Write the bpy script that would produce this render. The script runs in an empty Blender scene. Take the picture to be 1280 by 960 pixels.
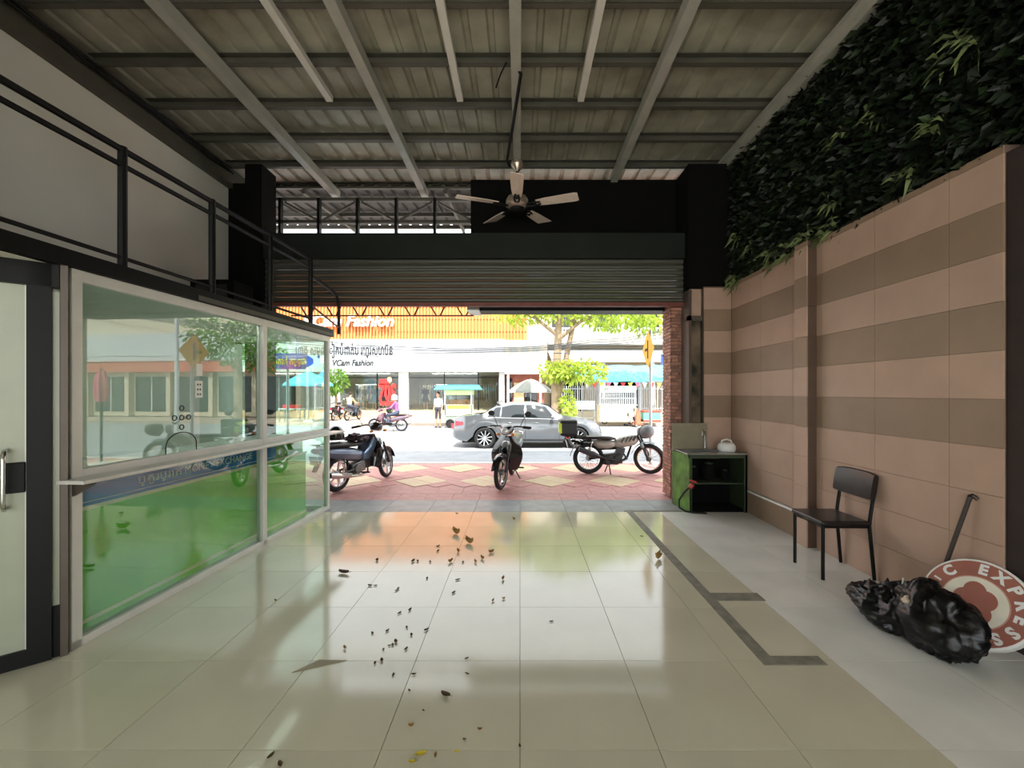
import bpy, bmesh, math, random
from mathutils import Vector, Matrix, Euler
R = math.radians
rnd = random.Random(7)
S = bpy.context.scene
COL = S.collection

# ------------------------------------------------------------ camera, sky, sun, exposure
F = 522.0                       # focal length in pixels of the 1280x960 frame
CX, CY, H = 650.0, 491.0, 1.54  # vanishing point of the room's long axis, camera height
cam_d = bpy.data.cameras.new('camera'); cam = bpy.data.objects.new('camera', cam_d); COL.objects.link(cam)
cam_d.sensor_width = 36.0; cam_d.lens = F / 1280 * 36.0
cam_d.shift_x = (640 - CX) / 1280; cam_d.shift_y = (CY - 480) / 1280
cam_d.clip_start = 0.05; cam_d.clip_end = 400
cam.location = (0, 0, H); cam.rotation_euler = (R(90), 0, 0)
S.camera = cam

world = bpy.data.worlds.new('sky'); S.world = world; world.use_nodes = True
wn = world.node_tree.nodes; wn.clear()
wo = wn.new('ShaderNodeOutputWorld'); wb = wn.new('ShaderNodeBackground')
wb.inputs[0].default_value = (0.93, 0.97, 1.0, 1); wb.inputs[1].default_value = 1.0
world.node_tree.links.new(wb.outputs[0], wo.inputs[0])

sd = bpy.data.lights.new('sun', 'SUN'); sun = bpy.data.objects.new('sun', sd); COL.objects.link(sun)
sd.energy = 2.8; sd.angle = R(1.0); sd.color = (1.0, 0.955, 0.88)
sun.rotation_euler = Vector((-0.10, 0.55, -0.83)).to_track_quat('-Z', 'Y').to_euler()

S.view_settings.view_transform = 'Standard'; S.view_settings.look = 'None'
S.view_settings.gamma = 1.0; S.view_settings.use_curve_mapping = False
S.view_settings.exposure = 1.8
S.cycles.max_bounces = 10; S.cycles.diffuse_bounces = 5; S.cycles.transparent_max_bounces = 24
S.cycles.caustics_reflective = False; S.cycles.caustics_refractive = False

# ------------------------------------------------------------ helpers
def lin(c):
    return tuple(((v / 255) / 12.92 if v / 255 <= 0.04045 else ((v / 255 + 0.055) / 1.055) ** 2.4) for v in c)

MATS = {}
def mat(name, col, rough=0.5, metal=0.0, var=0.10, scale=6.0, bump=0.0, bscale=None, spec=0.5, coat=0.0, island=0.0, stretch=None, sub=None, detail=4):
    """procedural material: a base colour broken up by noise, optional bump and per-piece variation"""
    if name in MATS: return MATS[name]
    m = bpy.data.materials.new(name); m.use_nodes = True; MATS[name] = m
    nt = m.node_tree; n = nt.nodes; b = n['Principled BSDF']; L = nt.links.new
    c = lin(col)
    tc = n.new('ShaderNodeTexCoord'); src = tc.outputs['Object']
    if stretch:
        mp = n.new('ShaderNodeMapping'); mp.inputs['Scale'].default_value = stretch
        L(src, mp.inputs['Vector']); src = mp.outputs[0]
    nz = n.new('ShaderNodeTexNoise'); nz.inputs['Scale'].default_value = scale; nz.inputs['Detail'].default_value = detail
    L(src, nz.inputs['Vector'])
    rp = n.new('ShaderNodeValToRGB')
    rp.color_ramp.elements[0].position = 0.3; rp.color_ramp.elements[1].position = 0.7
    lo = tuple(max(0, v * (1 - var)) for v in (sub and lin(sub) or c)); hi = tuple(min(1, v * (1 + var)) for v in c)
    rp.color_ramp.elements[0].color = (*lo, 1); rp.color_ramp.elements[1].color = (*hi, 1)
    L(nz.outputs['Fac'], rp.inputs[0]); out = rp.outputs[0]
    if island:
        g = n.new('ShaderNodeNewGeometry'); hs = n.new('ShaderNodeHueSaturation')
        mr = n.new('ShaderNodeMapRange'); mr.inputs[3].default_value = 1 - island; mr.inputs[4].default_value = 1 + island
        L(g.outputs['Random Per Island'], mr.inputs[0]); L(mr.outputs[0], hs.inputs['Value'])
        L(out, hs.inputs['Color']); out = hs.outputs[0]
    L(out, b.inputs['Base Color'])
    b.inputs['Roughness'].default_value = rough; b.inputs['Metallic'].default_value = metal
    b.inputs['Specular IOR Level'].default_value = spec; b.inputs['Coat Weight'].default_value = coat
    b.inputs['Coat Roughness'].default_value = 0.06
    if bump:
        n2 = n.new('ShaderNodeTexNoise'); n2.inputs['Scale'].default_value = bscale or scale * 4; n2.inputs['Detail'].default_value = 5
        L(src, n2.inputs['Vector'])
        bp = n.new('ShaderNodeBump'); bp.inputs['Strength'].default_value = bump; bp.inputs['Distance'].default_value = 0.02
        L(n2.outputs['Fac'], bp.inputs['Height']); L(bp.outputs[0], b.inputs['Normal'])
    return m

def glass(name, tint=(235, 245, 240), boost=1.0):
    if name in MATS: return MATS[name]
    m = bpy.data.materials.new(name); m.use_nodes = True; MATS[name] = m
    nt = m.node_tree; n = nt.nodes; n.clear(); L = nt.links.new
    o = n.new('ShaderNodeOutputMaterial'); mx = n.new('ShaderNodeMixShader'); t = n.new('ShaderNodeBsdfTransparent')
    g = n.new('ShaderNodeBsdfGlossy'); fr = n.new('ShaderNodeLayerWeight'); fr.inputs[0].default_value = 0.5; pw = n.new('ShaderNodeMath'); pw.operation = 'POWER'; pw.inputs[1].default_value = 4.0; ad = n.new('ShaderNodeMath'); ad.operation = 'MULTIPLY_ADD'; ad.inputs[1].default_value = 0.96; ad.inputs[2].default_value = 0.04; ml = n.new('ShaderNodeMath'); ml.operation = 'MULTIPLY'
    ml.use_clamp = True; ml.inputs[1].default_value = boost
    g.inputs['Roughness'].default_value = 0.004
    t.inputs[0].default_value = (*lin(tint), 1); g.inputs[0].default_value = (1, 1, 1, 1)
    nz = n.new('ShaderNodeTexNoise'); nz.inputs['Scale'].default_value = 3.0
    L(fr.outputs['Facing'], pw.inputs[0]); L(pw.outputs[0], ad.inputs[0]); L(ad.outputs[0], ml.inputs[0]); L(ml.outputs[0], mx.inputs[0]); L(t.outputs[0], mx.inputs[1]); L(g.outputs[0], mx.inputs[2])
    L(mx.outputs[0], o.inputs[0])
    return m

def emit(name, col, strength):
    if name in MATS: return MATS[name]
    m = bpy.data.materials.new(name); m.use_nodes = True; MATS[name] = m
    b = m.node_tree.nodes['Principled BSDF']
    b.inputs['Base Color'].default_value = (*lin(col), 1); b.inputs['Emission Color'].default_value = (*lin(col), 1)
    b.inputs['Emission Strength'].default_value = strength
    return m

def G(x, y, z=0.0):
    """ground point at height z seen at pixel (x, y)"""
    Y = F * (H - z) / (y - CY); return Vector(((x - CX) * Y / F, Y, z))
def P(x, y, Y):
    """point at depth Y seen at pixel (x, y)"""
    return Vector(((x - CX) * Y / F, Y, H + (CY - y) * Y / F))

def Pz(x, y, z):
    """point at height z above the eye line seen at pixel (x, y)"""
    return P(x, y, F * (z - H) / (CY - y))

class MB:
    def __init__(s, M=None): s.v = []; s.f = []; s.M = M; s.mi = []; s.cur = 0
    def add(s, vs, fs):
        o = len(s.v)
        for p in vs:
            p = Vector(p)
            s.v.append(s.M @ p if s.M else p)
        for f in fs: s.f.append([i + o for i in f]); s.mi.append(s.cur)
        return s
    def box(s, x0, x1, y0, y1, z0, z1):
        return s.add([(x0, y0, z0), (x1, y0, z0), (x1, y1, z0), (x0, y1, z0), (x0, y0, z1), (x1, y0, z1), (x1, y1, z1), (x0, y1, z1)],
                     [(0, 3, 2, 1), (4, 5, 6, 7), (0, 1, 5, 4), (1, 2, 6, 5), (2, 3, 7, 6), (3, 0, 4, 7)])
    def obox(s, c, size, rot=(0, 0, 0)):
        m = Matrix.Translation(c) @ Euler(rot).to_matrix().to_4x4(); a, b, d = [q / 2 for q in size]
        vs = [m @ Vector((i * a, j * b, k * d)) for k in (-1, 1) for i, j in ((-1, -1), (1, -1), (1, 1), (-1, 1))]
        return s.add(vs, [(0, 3, 2, 1), (4, 5, 6, 7), (0, 1, 5, 4), (1, 2, 6, 5), (2, 3, 7, 6), (3, 0, 4, 7)])
    def bar(s, p0, p1, w, h, up=(0, 0, 1)):
        p0, p1 = Vector(p0), Vector(p1); d = (p1 - p0).normalized(); up = Vector(up)
        if abs(d.dot(up)) > 0.98: up = Vector((1, 0, 0))
        a = d.cross(up).normalized(); b = a.cross(d)
        vs = []
        for p in (p0, p1):
            for i, j in ((-1, -1), (1, -1), (1, 1), (-1, 1)): vs.append(p + a * (i * w / 2) + b * (j * h / 2))
        return s.add(vs, [(0, 3, 2, 1), (4, 5, 6, 7), (0, 1, 5, 4), (1, 2, 6, 5), (2, 3, 7, 6), (3, 0, 4, 7)])
    def loft(s, rings, cap=True, closed=False):
        n = len(rings[0]); vs = [p for r in rings for p in r]; fs = []; k = len(rings)
        for i in range(k if closed else k - 1):
            for j in range(n):
                a = i * n + j; b = i * n + (j + 1) % n; c = ((i + 1) % k) * n + (j + 1) % n; d = ((i + 1) % k) * n + j
                fs.append((a, b, c, d))
        if cap and not closed:
            fs.append(tuple(range(n))[::-1]); fs.append(tuple((k - 1) * n + j for j in range(n)))
        return s.add(vs, fs)
    def sheet(s, rows):
        n = len(rows[0]); vs = [p for r in rows for p in r]
        return s.add(vs, [(i * n + j, i * n + j + 1, (i + 1) * n + j + 1, (i + 1) * n + j) for i in range(len(rows) - 1) for j in range(n - 1)])
    def tube(s, pts, r, n=8, closed=False, cap=True, flat=1.0):
        pts = [Vector(p) for p in pts]; k = len(pts); rr = r if isinstance(r, (list, tuple)) else [r] * k
        rings = []; prev = None
        for i, p in enumerate(pts):
            if closed: d = pts[(i + 1) % k] - pts[i - 1]
            else: d = pts[min(i + 1, k - 1)] - pts[max(i - 1, 0)]
            d.normalize()
            if prev is None:
                u = Vector((0, 0, 1)) if abs(d.z) < 0.9 else Vector((1, 0, 0)); a = d.cross(u).normalized()
            else: a = (prev - d * prev.dot(d)).normalized()
            prev = a; b = d.cross(a)
            rings.append([p + (a * math.cos(t) + b * math.sin(t) * flat) * rr[i] for t in (2 * math.pi * j / n for j in range(n))])
        return s.loft(rings, cap, closed)
    def cyl(s, p0, p1, r0, r1=None, n=14): return s.tube([p0, p1], [r0, r0 if r1 is None else r1], n)
    def ringlathe(s, prof, n=32, M=None):
        rings = []
        for t in (2 * math.pi * j / n for j in range(n)):
            rg = [Vector((r * math.cos(t), r * math.sin(t), z)) for r, z in prof]
            rings.append([M @ p for p in rg] if M else rg)
        return s.loft(rings, False, True)
    def lathe(s, prof, n=20, M=None, arc=None):
        rings = []
        for r, z in prof:
            rg = [Vector((max(r, 1e-5) * math.cos(t), max(r, 1e-5) * math.sin(t), z)) for t in (2 * math.pi * j / n for j in range(n))]
            rings.append([M @ p for p in rg] if M else rg)
        return s.loft(rings, True)
    def ell(s, c, r, n=14, m=8, M=None):
        rings = []
        for i in range(m + 1):
            t = -math.pi / 2 + math.pi * i / m; q = max(math.cos(t), 1e-3)
            rg = [Vector((r[0] * q * math.cos(a), r[1] * q * math.sin(a), r[2] * math.sin(t))) for a in (2 * math.pi * j / n for j in range(n))]
            rings.append([(M @ p if M else p) + Vector(c) for p in rg])
        return s.loft(rings, True)
    def torus(s, c, axis, Rr, r, n=28, m=8, a0=0, a1=2 * math.pi, flat=1.0):
        q = Vector(axis).to_track_quat('Z', 'Y'); full = abs(a1 - a0) > 6.28; k = n if full else n + 1
        pts = [Vector(c) + q @ Vector((Rr * math.cos(t), Rr * math.sin(t), 0)) for t in (a0 + (a1 - a0) * i / n for i in range(k))]
        rings = []
        for p in pts:
            e = (p - Vector(c)).normalized(); z = q @ Vector((0, 0, 1))
            rings.append([p + (e * math.cos(t) + z * math.sin(t) * flat) * r for t in (2 * math.pi * j / m for j in range(m))])
        return s.loft(rings, True, full)
    def prism(s, poly, t, M=None):
        """polygon in local XY, extruded 0..t along local Z"""
        n = len(poly); vs = [Vector((x, y, z)) for z in (0, t) for x, y in poly]
        if M: vs = [M @ p for p in vs]
        return s.add(vs, [tuple(range(n))[::-1], tuple(range(n, 2 * n))] + [(i, (i + 1) % n, n + (i + 1) % n, n + i) for i in range(n)])
    def mesh(s, name, mats, smooth=False):
        me = bpy.data.meshes.new(name); me.from_pydata([tuple(p) for p in s.v], [], s.f)
        for m in (mats if isinstance(mats, (list, tuple)) else [mats]): me.materials.append(m)
        if max(s.mi, default=0) > 0: me.polygons.foreach_set('material_index', s.mi)
        bm = bmesh.new(); bm.from_mesh(me); bmesh.ops.recalc_face_normals(bm, faces=bm.faces); bm.to_mesh(me); bm.free()
        if smooth:
            me.shade_smooth(); me.set_sharp_from_angle(angle=R(smooth if smooth is not True else 42))
        me.update(); return me
    def build(s, name, mats, parent=None, smooth=False, bevel=0.0, seg=2):
        o = bpy.data.objects.new(name, s.mesh(name, mats, smooth)); COL.objects.link(o)
        if parent: o.parent = parent
        if bevel:
            b = o.modifiers.new('bevel', 'BEVEL'); b.width = bevel; b.segments = seg; b.limit_method = 'ANGLE'; b.angle_limit = R(35)
        return o

def tag(o, label=None, cat=None, group=None, kind=None):
    if label: o['label'] = label
    if cat: o['category'] = cat
    if group: o['group'] = group
    if kind: o['kind'] = kind
    return o
def empty(name, loc=(0, 0, 0), rot=(0, 0, 0), sc=1.0):
    o = bpy.data.objects.new(name, None); COL.objects.link(o); o.location = loc; o.rotation_euler = rot; o.scale = (sc,) * 3
    o.empty_display_size = 0.1; return o
def thing(name, label, cat, loc=(0, 0, 0), rot=(0, 0, 0), group=None, sc=1.0):
    return tag(empty(name, loc, rot, sc), label, cat, group)
def struct(name, label, loc=(0, 0, 0), rot=(0, 0, 0)):
    return tag(empty(name, loc, rot), label, kind='structure')
def inst(name, me, parent=None, loc=(0, 0, 0), rot=(0, 0, 0), sc=None):
    o = bpy.data.objects.new(name, me); COL.objects.link(o)
    if parent: o.parent = parent
    o.location = loc; o.rotation_euler = rot
    if sc: o.scale = sc
    return o
def copy_tree(o, parent=None):
    c = o.copy(); COL.objects.link(c); c.parent = parent
    for ch in [x for x in bpy.data.objects if x.parent == o]: copy_tree(ch, c)
    return c
def text(name, body, size, m, parent=None, loc=(0, 0, 0), rot=(0, 0, 0), ext=0.01, shear=0.0, bold=0.0, ax='CENTER', sx=1.0, fit=None):
    cu = bpy.data.curves.new(name, 'FONT'); cu.body = body; cu.size = size; cu.extrude = ext; cu.shear = shear; cu.offset = bold
    cu.align_x = ax; cu.align_y = 'CENTER'; cu.resolution_u = 3
    t = bpy.data.objects.new('tmp', cu); COL.objects.link(t)
    dg = bpy.context.evaluated_depsgraph_get(); me = bpy.data.meshes.new_from_object(t.evaluated_get(dg))
    bpy.data.objects.remove(t); me.name = name; me.materials.clear(); me.materials.append(m)
    if fit:
        xs = [v.co.x for v in me.vertices]; w = max(xs) - min(xs); sx = fit / w if w > 0 else 1
    return inst(name, me, parent, loc, rot, (sx, 1, 1))
def letters(body, size, m, parent, loc, rot, ext, shear=0.0, bold=0.0, fit=None):
    """one part per character, spaced as the whole word would be"""
    def bounds(tx):
        o = text('tmp', tx, size, m, None, ext=ext, shear=shear, bold=bold, ax='LEFT'); xs = [v.co.x for v in o.data.vertices]; me = o.data
        bpy.data.objects.remove(o); bpy.data.meshes.remove(me); return min(xs), max(xs)
    lo, hi = bounds(body); k = fit / (hi - lo) if fit else 1.0; E_ = Euler(rot).to_matrix()
    for i, c in enumerate(body):
        if c == ' ': continue
        x1 = bounds(body[:i + 1])[1] - bounds(c)[1]
        text('letter', c, size, m, parent, Vector(loc) + E_ @ Vector(((x1 - (lo + hi) / 2) * k, 0, 0)), rot, ext, shear, bold, 'LEFT', k)
UP = (R(90), 0, 0)      # text standing upright, read from -Y

# ------------------------------------------------------------ materials
m_tile = mat('floor_tile', (206, 202, 180), 0.10, var=0.07, scale=1.6, spec=0.62, bump=0.012, bscale=1.2)
m_tile_w = mat('floor_tile_white', (230, 230, 224), 0.20, var=0.08, scale=2.2, spec=0.5)
m_grout = mat('grout', (120, 116, 104), 0.9, scale=30)
m_cement = mat('cement_patch', (128, 124, 112), 0.7, var=0.22, scale=14, bump=0.2)
m_grey_slab = mat('grey_slab', (140, 142, 142), 0.45, var=0.18, scale=5, bump=0.08)
m_pave_red = mat('pave_red', (190, 134, 128), 0.55, var=0.16, scale=7, bump=0.08)
m_pave_cream = mat('pave_cream', (208, 184, 150), 0.55, var=0.12, scale=7, bump=0.08)
m_asphalt = mat('asphalt', (150, 153, 156), 0.85, var=0.10, scale=3, bump=0.15, bscale=60)
m_kerb = mat('kerb_concrete', (206, 202, 192), 0.8, var=0.1, scale=4)
m_walk = mat('far_walk', (186, 168, 150), 0.8, var=0.14, scale=2)
m_wall_l = mat('wall_tile_light', (188, 158, 140), 0.40, var=0.06, scale=4, bump=0.03)
m_wall_d = mat('wall_tile_dark', (150, 126, 106), 0.40, var=0.07, scale=4, bump=0.03)
m_wall_grout = mat('wall_grout', (120, 98, 86), 0.8)
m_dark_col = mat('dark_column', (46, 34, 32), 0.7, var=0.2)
m_white_wall = mat('grey_white_wall', (226, 225, 218), 0.8, var=0.07, scale=0.9, bump=0.02)
m_roof = mat('roof_sheet', (176, 175, 160), 0.55, metal=0.1, var=0.14, scale=2.5, sub=(152, 149, 132))
m_purlin = mat('purlin', (84, 82, 74), 0.6, var=0.12, scale=6)
m_rafter = mat('rafter', (168, 168, 160), 0.5, var=0.10, scale=5)
m_batten = mat('batten', (214, 212, 206), 0.45, var=0.06)
m_black = mat('black_paint', (11, 11, 11), 0.5, var=0.2, spec=0.25)
m_black2 = mat('black_matte', (9, 9, 9), 0.9, var=0.2, spec=0.2)
m_fascia = mat('fascia_green_black', (26, 31, 28), 0.7, var=0.15, scale=3, spec=0.3)
m_shutter = mat('shutter_slat', (78, 78, 70), 0.5, metal=0.2, var=0.12, scale=5, stretch=(0.3, 1, 6))
m_redrust = mat('red_oxide', (120, 66, 56), 0.6, var=0.2)
m_alu = mat('white_aluminium', (214, 212, 206), 0.35, metal=0.15, var=0.05)
m_alu_d = mat('brown_aluminium', (92, 82, 74), 0.4, metal=0.3, var=0.08)
m_chrome = mat('chrome', (215, 215, 215), 0.12, metal=1.0, var=0.03)
m_steel = mat('steel', (170, 172, 172), 0.3, metal=0.9, var=0.08, scale=20)
m_glass = glass('clear_glass', (232, 243, 238), 1.5)
m_glass_far = glass('shop_glass', (215, 222, 220), 1.0)
m_green = mat('green_board', (132, 226, 62), 0.4, var=0.10, scale=1.4, sub=(122, 220, 84))
m_blue = mat('blue_band', (36, 136, 206), 0.4, var=0.08)
m_yellow = mat('yellow_stripe', (255, 246, 196), 0.5, var=0.05)
m_white = mat('white_plastic', (236, 236, 232), 0.4, var=0.03)
m_rubber = mat('rubber', (26, 26, 27), 0.75, var=0.15, scale=30)
m_vinyl = mat('black_vinyl', (30, 26, 26), 0.32, var=0.12, scale=20, bump=0.06, bscale=120)
m_bpaint = mat('black_gloss', (22, 22, 24), 0.16, var=0.08, coat=0.6)
m_bplast = mat('black_plastic', (34, 34, 35), 0.5, var=0.12)
m_engine = mat('engine_metal', (120, 120, 120), 0.38, metal=0.8, var=0.2, scale=30)
m_silver = mat('car_silver', (122, 126, 130), 0.22, metal=0.6, var=0.02, coat=1.0)
m_carglass = mat('car_glass', (26, 32, 34), 0.04, var=0.05, spec=0.8)
m_redlamp = mat('red_lens', (200, 30, 50), 0.15, var=0.08, coat=0.5)
m_amber = mat('amber_lens', (236, 150, 40), 0.2, var=0.05)
m_lamp = mat('clear_lens', (225, 228, 228), 0.08, metal=0.3, var=0.03)
m_skin = mat('skin', (196, 146, 116), 0.55, var=0.06)
# ============================================================ THE SETTING
T = 0.6
# ---- floor: grout bed and every tile
fl = tag(MB().box(-4.4, 3.6, -4.7, 5.4, -0.12, -0.006).build('floor', m_grout), 'glossy beige and pale grey square tiled floor of the open shop', 'floor', kind='structure')
t_b = MB().box(-0.2985, 0.2985, -0.2985, 0.2985, -0.012, 0).mesh('tile', m_tile)
t_w = MB().box(-0.2985, 0.2985, -0.2985, 0.2985, -0.012, 0).mesh('tile', m_tile_w)
for i in range(-7, 6):
    for j in range(-8, 9):
        tl = inst('tile', t_w if i >= 3 else t_b, fl, (i * T + T / 2, j * T + T / 2, 0))
        tl.rotation_euler = (R(rnd.uniform(-0.10, 0.10)), R(rnd.uniform(-0.10, 0.10)), 0)
# threshold of grey slabs
th = tag(MB().box(-4.4, 2.6, 5.4, 6.05, -0.14, -0.012).build('floor_threshold', m_grout), 'row of grey stone slabs along the shop threshold', 'threshold', kind='structure')
sl = MB().box(-0.298, 0.298, -0.3, 0.3, -0.014, -0.002).mesh('slab', m_grey_slab)
for i in range(-7, 4): inst('slab', sl, th, (i * T + T / 2, 5.71, 0))
# cement channel repair running along the tiles
ch = MB().box(1.38, 1.46, 2.40, 5.4, -0.004, 0.003).box(1.38, 1.74, 2.36, 2.44, -0.004, 0.0034).box(1.46, 1.82, 3.09, 3.21, -0.004, 0.003).box(1.36, 2.1, 5.4, 5.47, -0.004, 0.003)
tag(ch.build('trim_1', m_cement), 'rough grey cement strip patched into the floor tiles with a hooked end', 'cement strip', kind='structure')

# ---- pavement, kerb, road, far pavement
ZP = -0.03
pv = tag(MB().box(-16, 16, 6.05, 9.3, -0.30, ZP - 0.008).build('pavement', m_pave_red), 'red paved footpath with cream diamonds in front of the shop', 'pavement', kind='structure')
oj = MB().box(-0.2, 0.2, -0.218, 0.218, -0.012, 0).mesh('paver', m_pave_red)
for r in range(2):
    for i in range(-13, 12): inst('paver', oj, pv, (i * 0.405 + 0.1 * r, 6.275 + r * 0.44, ZP))
dm = [(i * 1.15 + off, y) for y, off in ((7.45, -0.62), (8.72, -0.05)) for i in range(-5, 5)]
D2 = 0.235
rb = MB().obox((0, 0, -0.006), (0.326, 0.326, 0.012), (0, 0, R(45))).mesh('paver', m_pave_cream)
rr_ = MB().obox((0, 0, -0.006), (0.326, 0.326, 0.012), (0, 0, R(45))).mesh('paver', m_pave_red)
for x, y in dm:
    for dx, dy in ((D2, 0), (-D2, 0), (0, D2), (0, -D2)): inst('paver', rb, pv, (x + dx, y + dy, ZP + 0.001))
k = 0
for i in range(-26, 22):
    for j in range(0, 12):
        if (i + j) % 2: continue
        x = i * D2; y = 7.18 + j * D2
        if y > 9.1 or y < 7.15 or any(abs(x - a) + abs(y - b) < 0.42 for a, b in dm): continue
        inst('paver', rr_, pv, (x, y, ZP - 0.001)); k += 1
kb = struct('kerb', 'grey concrete kerb between red pavement and road')
kp = MB().box(-0.49, 0.49, 9.3, 9.5, -0.3, ZP).mesh('kerbstone', m_kerb)
for i in range(-14, 15): inst('kerbstone', kp, kb, (i, 0, 0))
tag(MB().box(-60, 60, 9.5, 22.0, -0.4, -0.2).build('road', m_asphalt), 'pale sunlit asphalt street', 'road', kind='structure')
tag(MB().box(-60, 60, 22.0, 60, -0.4, -0.06).build('far_pavement', m_walk), 'pale pavement across the street in front of the shops', 'pavement', kind='structure')

# ---- right wall with striped tiles
def stripe(z):                       # courses of 0.3 m
    return m_wall_d if any(a - 0.01 < z < b for a, b in ((1.2, 1.5), (1.8, 2.1), (2.4, 2.7), (3.0, 3.2))) else m_wall_l
wr = tag(MB().box(2.952, 3.3, 2.54, 5.82, 0, 3.05).build('wall_right', m_wall_grout), 'wall of pinkish tan tiles with darker brown horizontal stripes', 'wall', kind='structure')
def tiles_x(parent, x, ys, z0, z1, th=0.012):
    for a, b in zip(ys[:-1], ys[1:]):
        z = z0
        while z < z1 - 0.02:
            zz = min(z + 0.3, z1); off = rnd.uniform(0, 0.0015)
            MB().box(x - th - off, x + 0.002, a + 0.0014, b - 0.0014, z + 0.0014, zz - 0.0014).build('tile', stripe((z + zz) / 2), parent)
            z = zz
tiles_x(wr, 2.952, [2.54, 2.86, 3.46, 4.06, 4.14], 0.0, 3.05)
tiles_x(wr, 2.952, [4.32, 4.5, 5.1, 5.7, 5.8], 0.3, 3.05)
MB().box(2.93, 2.953, 4.32, 5.8, 0.0, 0.27).build('skirting_panel', m_wall_d, wr)
MB().box(2.915, 2.953, 4.32, 5.8, 0.27, 0.292).build('ledge', m_white, wr)
pl = tag(MB().box(2.852, 2.952, 4.152, 4.308, 0, 3.05).build('wall_pilaster', m_wall_grout), 'narrow striped tile pilaster dividing the right wall beside the chair', 'pilaster', kind='structure')
z = 0.0
while z < 3.04:
    zz = min(z + 0.3, 3.05); mm = stripe((z + zz) / 2)
    MB().box(2.84, 2.854, 4.14, 4.32, z + 0.0014, zz - 0.0014).build('tile', mm, pl)
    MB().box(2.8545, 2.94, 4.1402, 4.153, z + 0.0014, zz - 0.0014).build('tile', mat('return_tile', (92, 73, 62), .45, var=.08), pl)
    z = zz
wf = tag(MB().box(2.56, 3.0, 5.822, 6.1, 0, 3.02).build('wall_front', m_wall_grout), 'striped tile return wall behind the green sink stand', 'wall', kind='structure')
z = 0.0
while z < 2.99:
    zz = min(z + 0.3, 3.0)
    MB().box(2.56, 2.938, 5.808, 5.824, z + 0.0014, zz - 0.0014).build('tile', stripe((z + zz) / 2), wf); z = zz
m_weather = mat('weathered_plaster', (116, 100, 84), 0.9, var=0.35, scale=5, sub=(58, 60, 44), bump=0.3)
j1 = struct('wall_jamb', 'weathered plaster jamb panel in a dark frame beside the shutter')
MB().box(2.40, 2.55, 5.90, 6.1, 0, 2.86).build('panel', m_weather, j1)
MB().box(2.36, 2.40, 5.84, 6.1, 0, 2.98).box(2.55, 2.575, 5.83, 5.9, 0, 2.92).box(2.36, 2.575, 5.84, 5.92, 2.55, 2.62).build('frame', m_alu_d, j1)
MB().box(2.40, 2.55, 5.88, 6.1, 2.62, 3.0).build('top_panel', m_wall_l, j1)
tag(MB().box(3.05, 3.4, -4.6, 1.58, 0, 5.1).build('wall_right_light_block', m_white_wall), 'added pale side wall near the camera that blocks sun and bounces light', 'wall', kind='structure')  # unseen wall added to stop a sun patch, pale for bounce light
tag(MB().box(-4.6, 3.4, -4.75, -4.6, 3.9, 5.0).build('wall_back_light_block', m_white_wall), 'added wall above the wide rear opening that cuts light from behind', 'wall', kind='structure')  # unseen header added to hold back light on surfaces facing the camera
tag(MB().box(-30, 30, -40, -4.72, -.35, -.05).build('yard', m_kerb), 'added unseen pale concrete yard bouncing sunlight into the open rear of the shop', 'yard', kind='structure')  # unseen ground added so sunlight bounces up to the ceiling
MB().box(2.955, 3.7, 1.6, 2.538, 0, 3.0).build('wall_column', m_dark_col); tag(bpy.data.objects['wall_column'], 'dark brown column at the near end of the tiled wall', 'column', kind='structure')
# brick-faced outer column
bc = struct('brick_column', 'column faced with small red brick at the street side of the opening')
MB().box(2.235, 2.42, 6.165, 6.5, 0, 2.9).build('core', m_grout, bc)
m_brick = mat('brick_face', (168, 120, 102), 0.7, var=0.15, scale=20, island=0.35)
b = MB()
for r in range(58):
    z = r * 0.05; o = 0.05 if r % 2 else 0
    for q in range(-1, 4):
        x0 = max(2.235 + q * 0.1 + o, 2.225); x1 = min(x0 + 0.092, 2.42)
        if x1 - x0 > 0.02: b.box(x0, x1, 6.148 - rnd.uniform(0, .006), 6.17, z, z + 0.042)
    for q in range(-1, 4):
        y0 = max(6.15 + q * 0.1 + o, 6.15); y1 = min(y0 + 0.092, 6.5)
        if y1 - y0 > 0.02: b.box(2.222 - rnd.uniform(0, .008), 2.24, y0, y1, z, z + 0.042)
tag(b.build('brick_facing', m_brick, bc), kind='stuff')

# ---- left upper wall
wl = tag(MB().box(-4.6, -4.4, -4.6, 6.62, 0, 4.62).build('wall_left', m_white_wall), 'plain grey white wall behind the black mezzanine railing', 'wall', kind='structure')
MB().box(-4.62, -4.33, -1.8, 6.62, 4.62, 4.80).box(-4.62, -4.40, -4.6, 6.95, 4.80, 5.0).build('wall_plate', m_purlin, wl)
for k, (dz, dx) in enumerate(((0, 0), (0.03, 0.03), (-0.02, 0.05), (0.05, -0.02))):
    MB().tube([(-4.28 + dx + 0.015 * math.sin(i * 1.7 + k), -0.5 + i * 0.35, 4.80 + dz + 0.02 * math.sin(i * 2.3 + k * 2)) for i in range(20)], 0.012, 5).build('cable', m_black, wl, True)
tag(MB().box(-3.92, -3.68, 5.95, 6.3, 0, 4.8).build('wall_post', m_black2), 'black steel column at the left end of the roller shutter', 'column', kind='structure')
tag(MB().box(-4.6, -3.92, 6.3, 6.5, 2.3, 4.7).build('wall_infill', m_black2), 'dark infill wall behind the mezzanine', 'wall', kind='structure')

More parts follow.
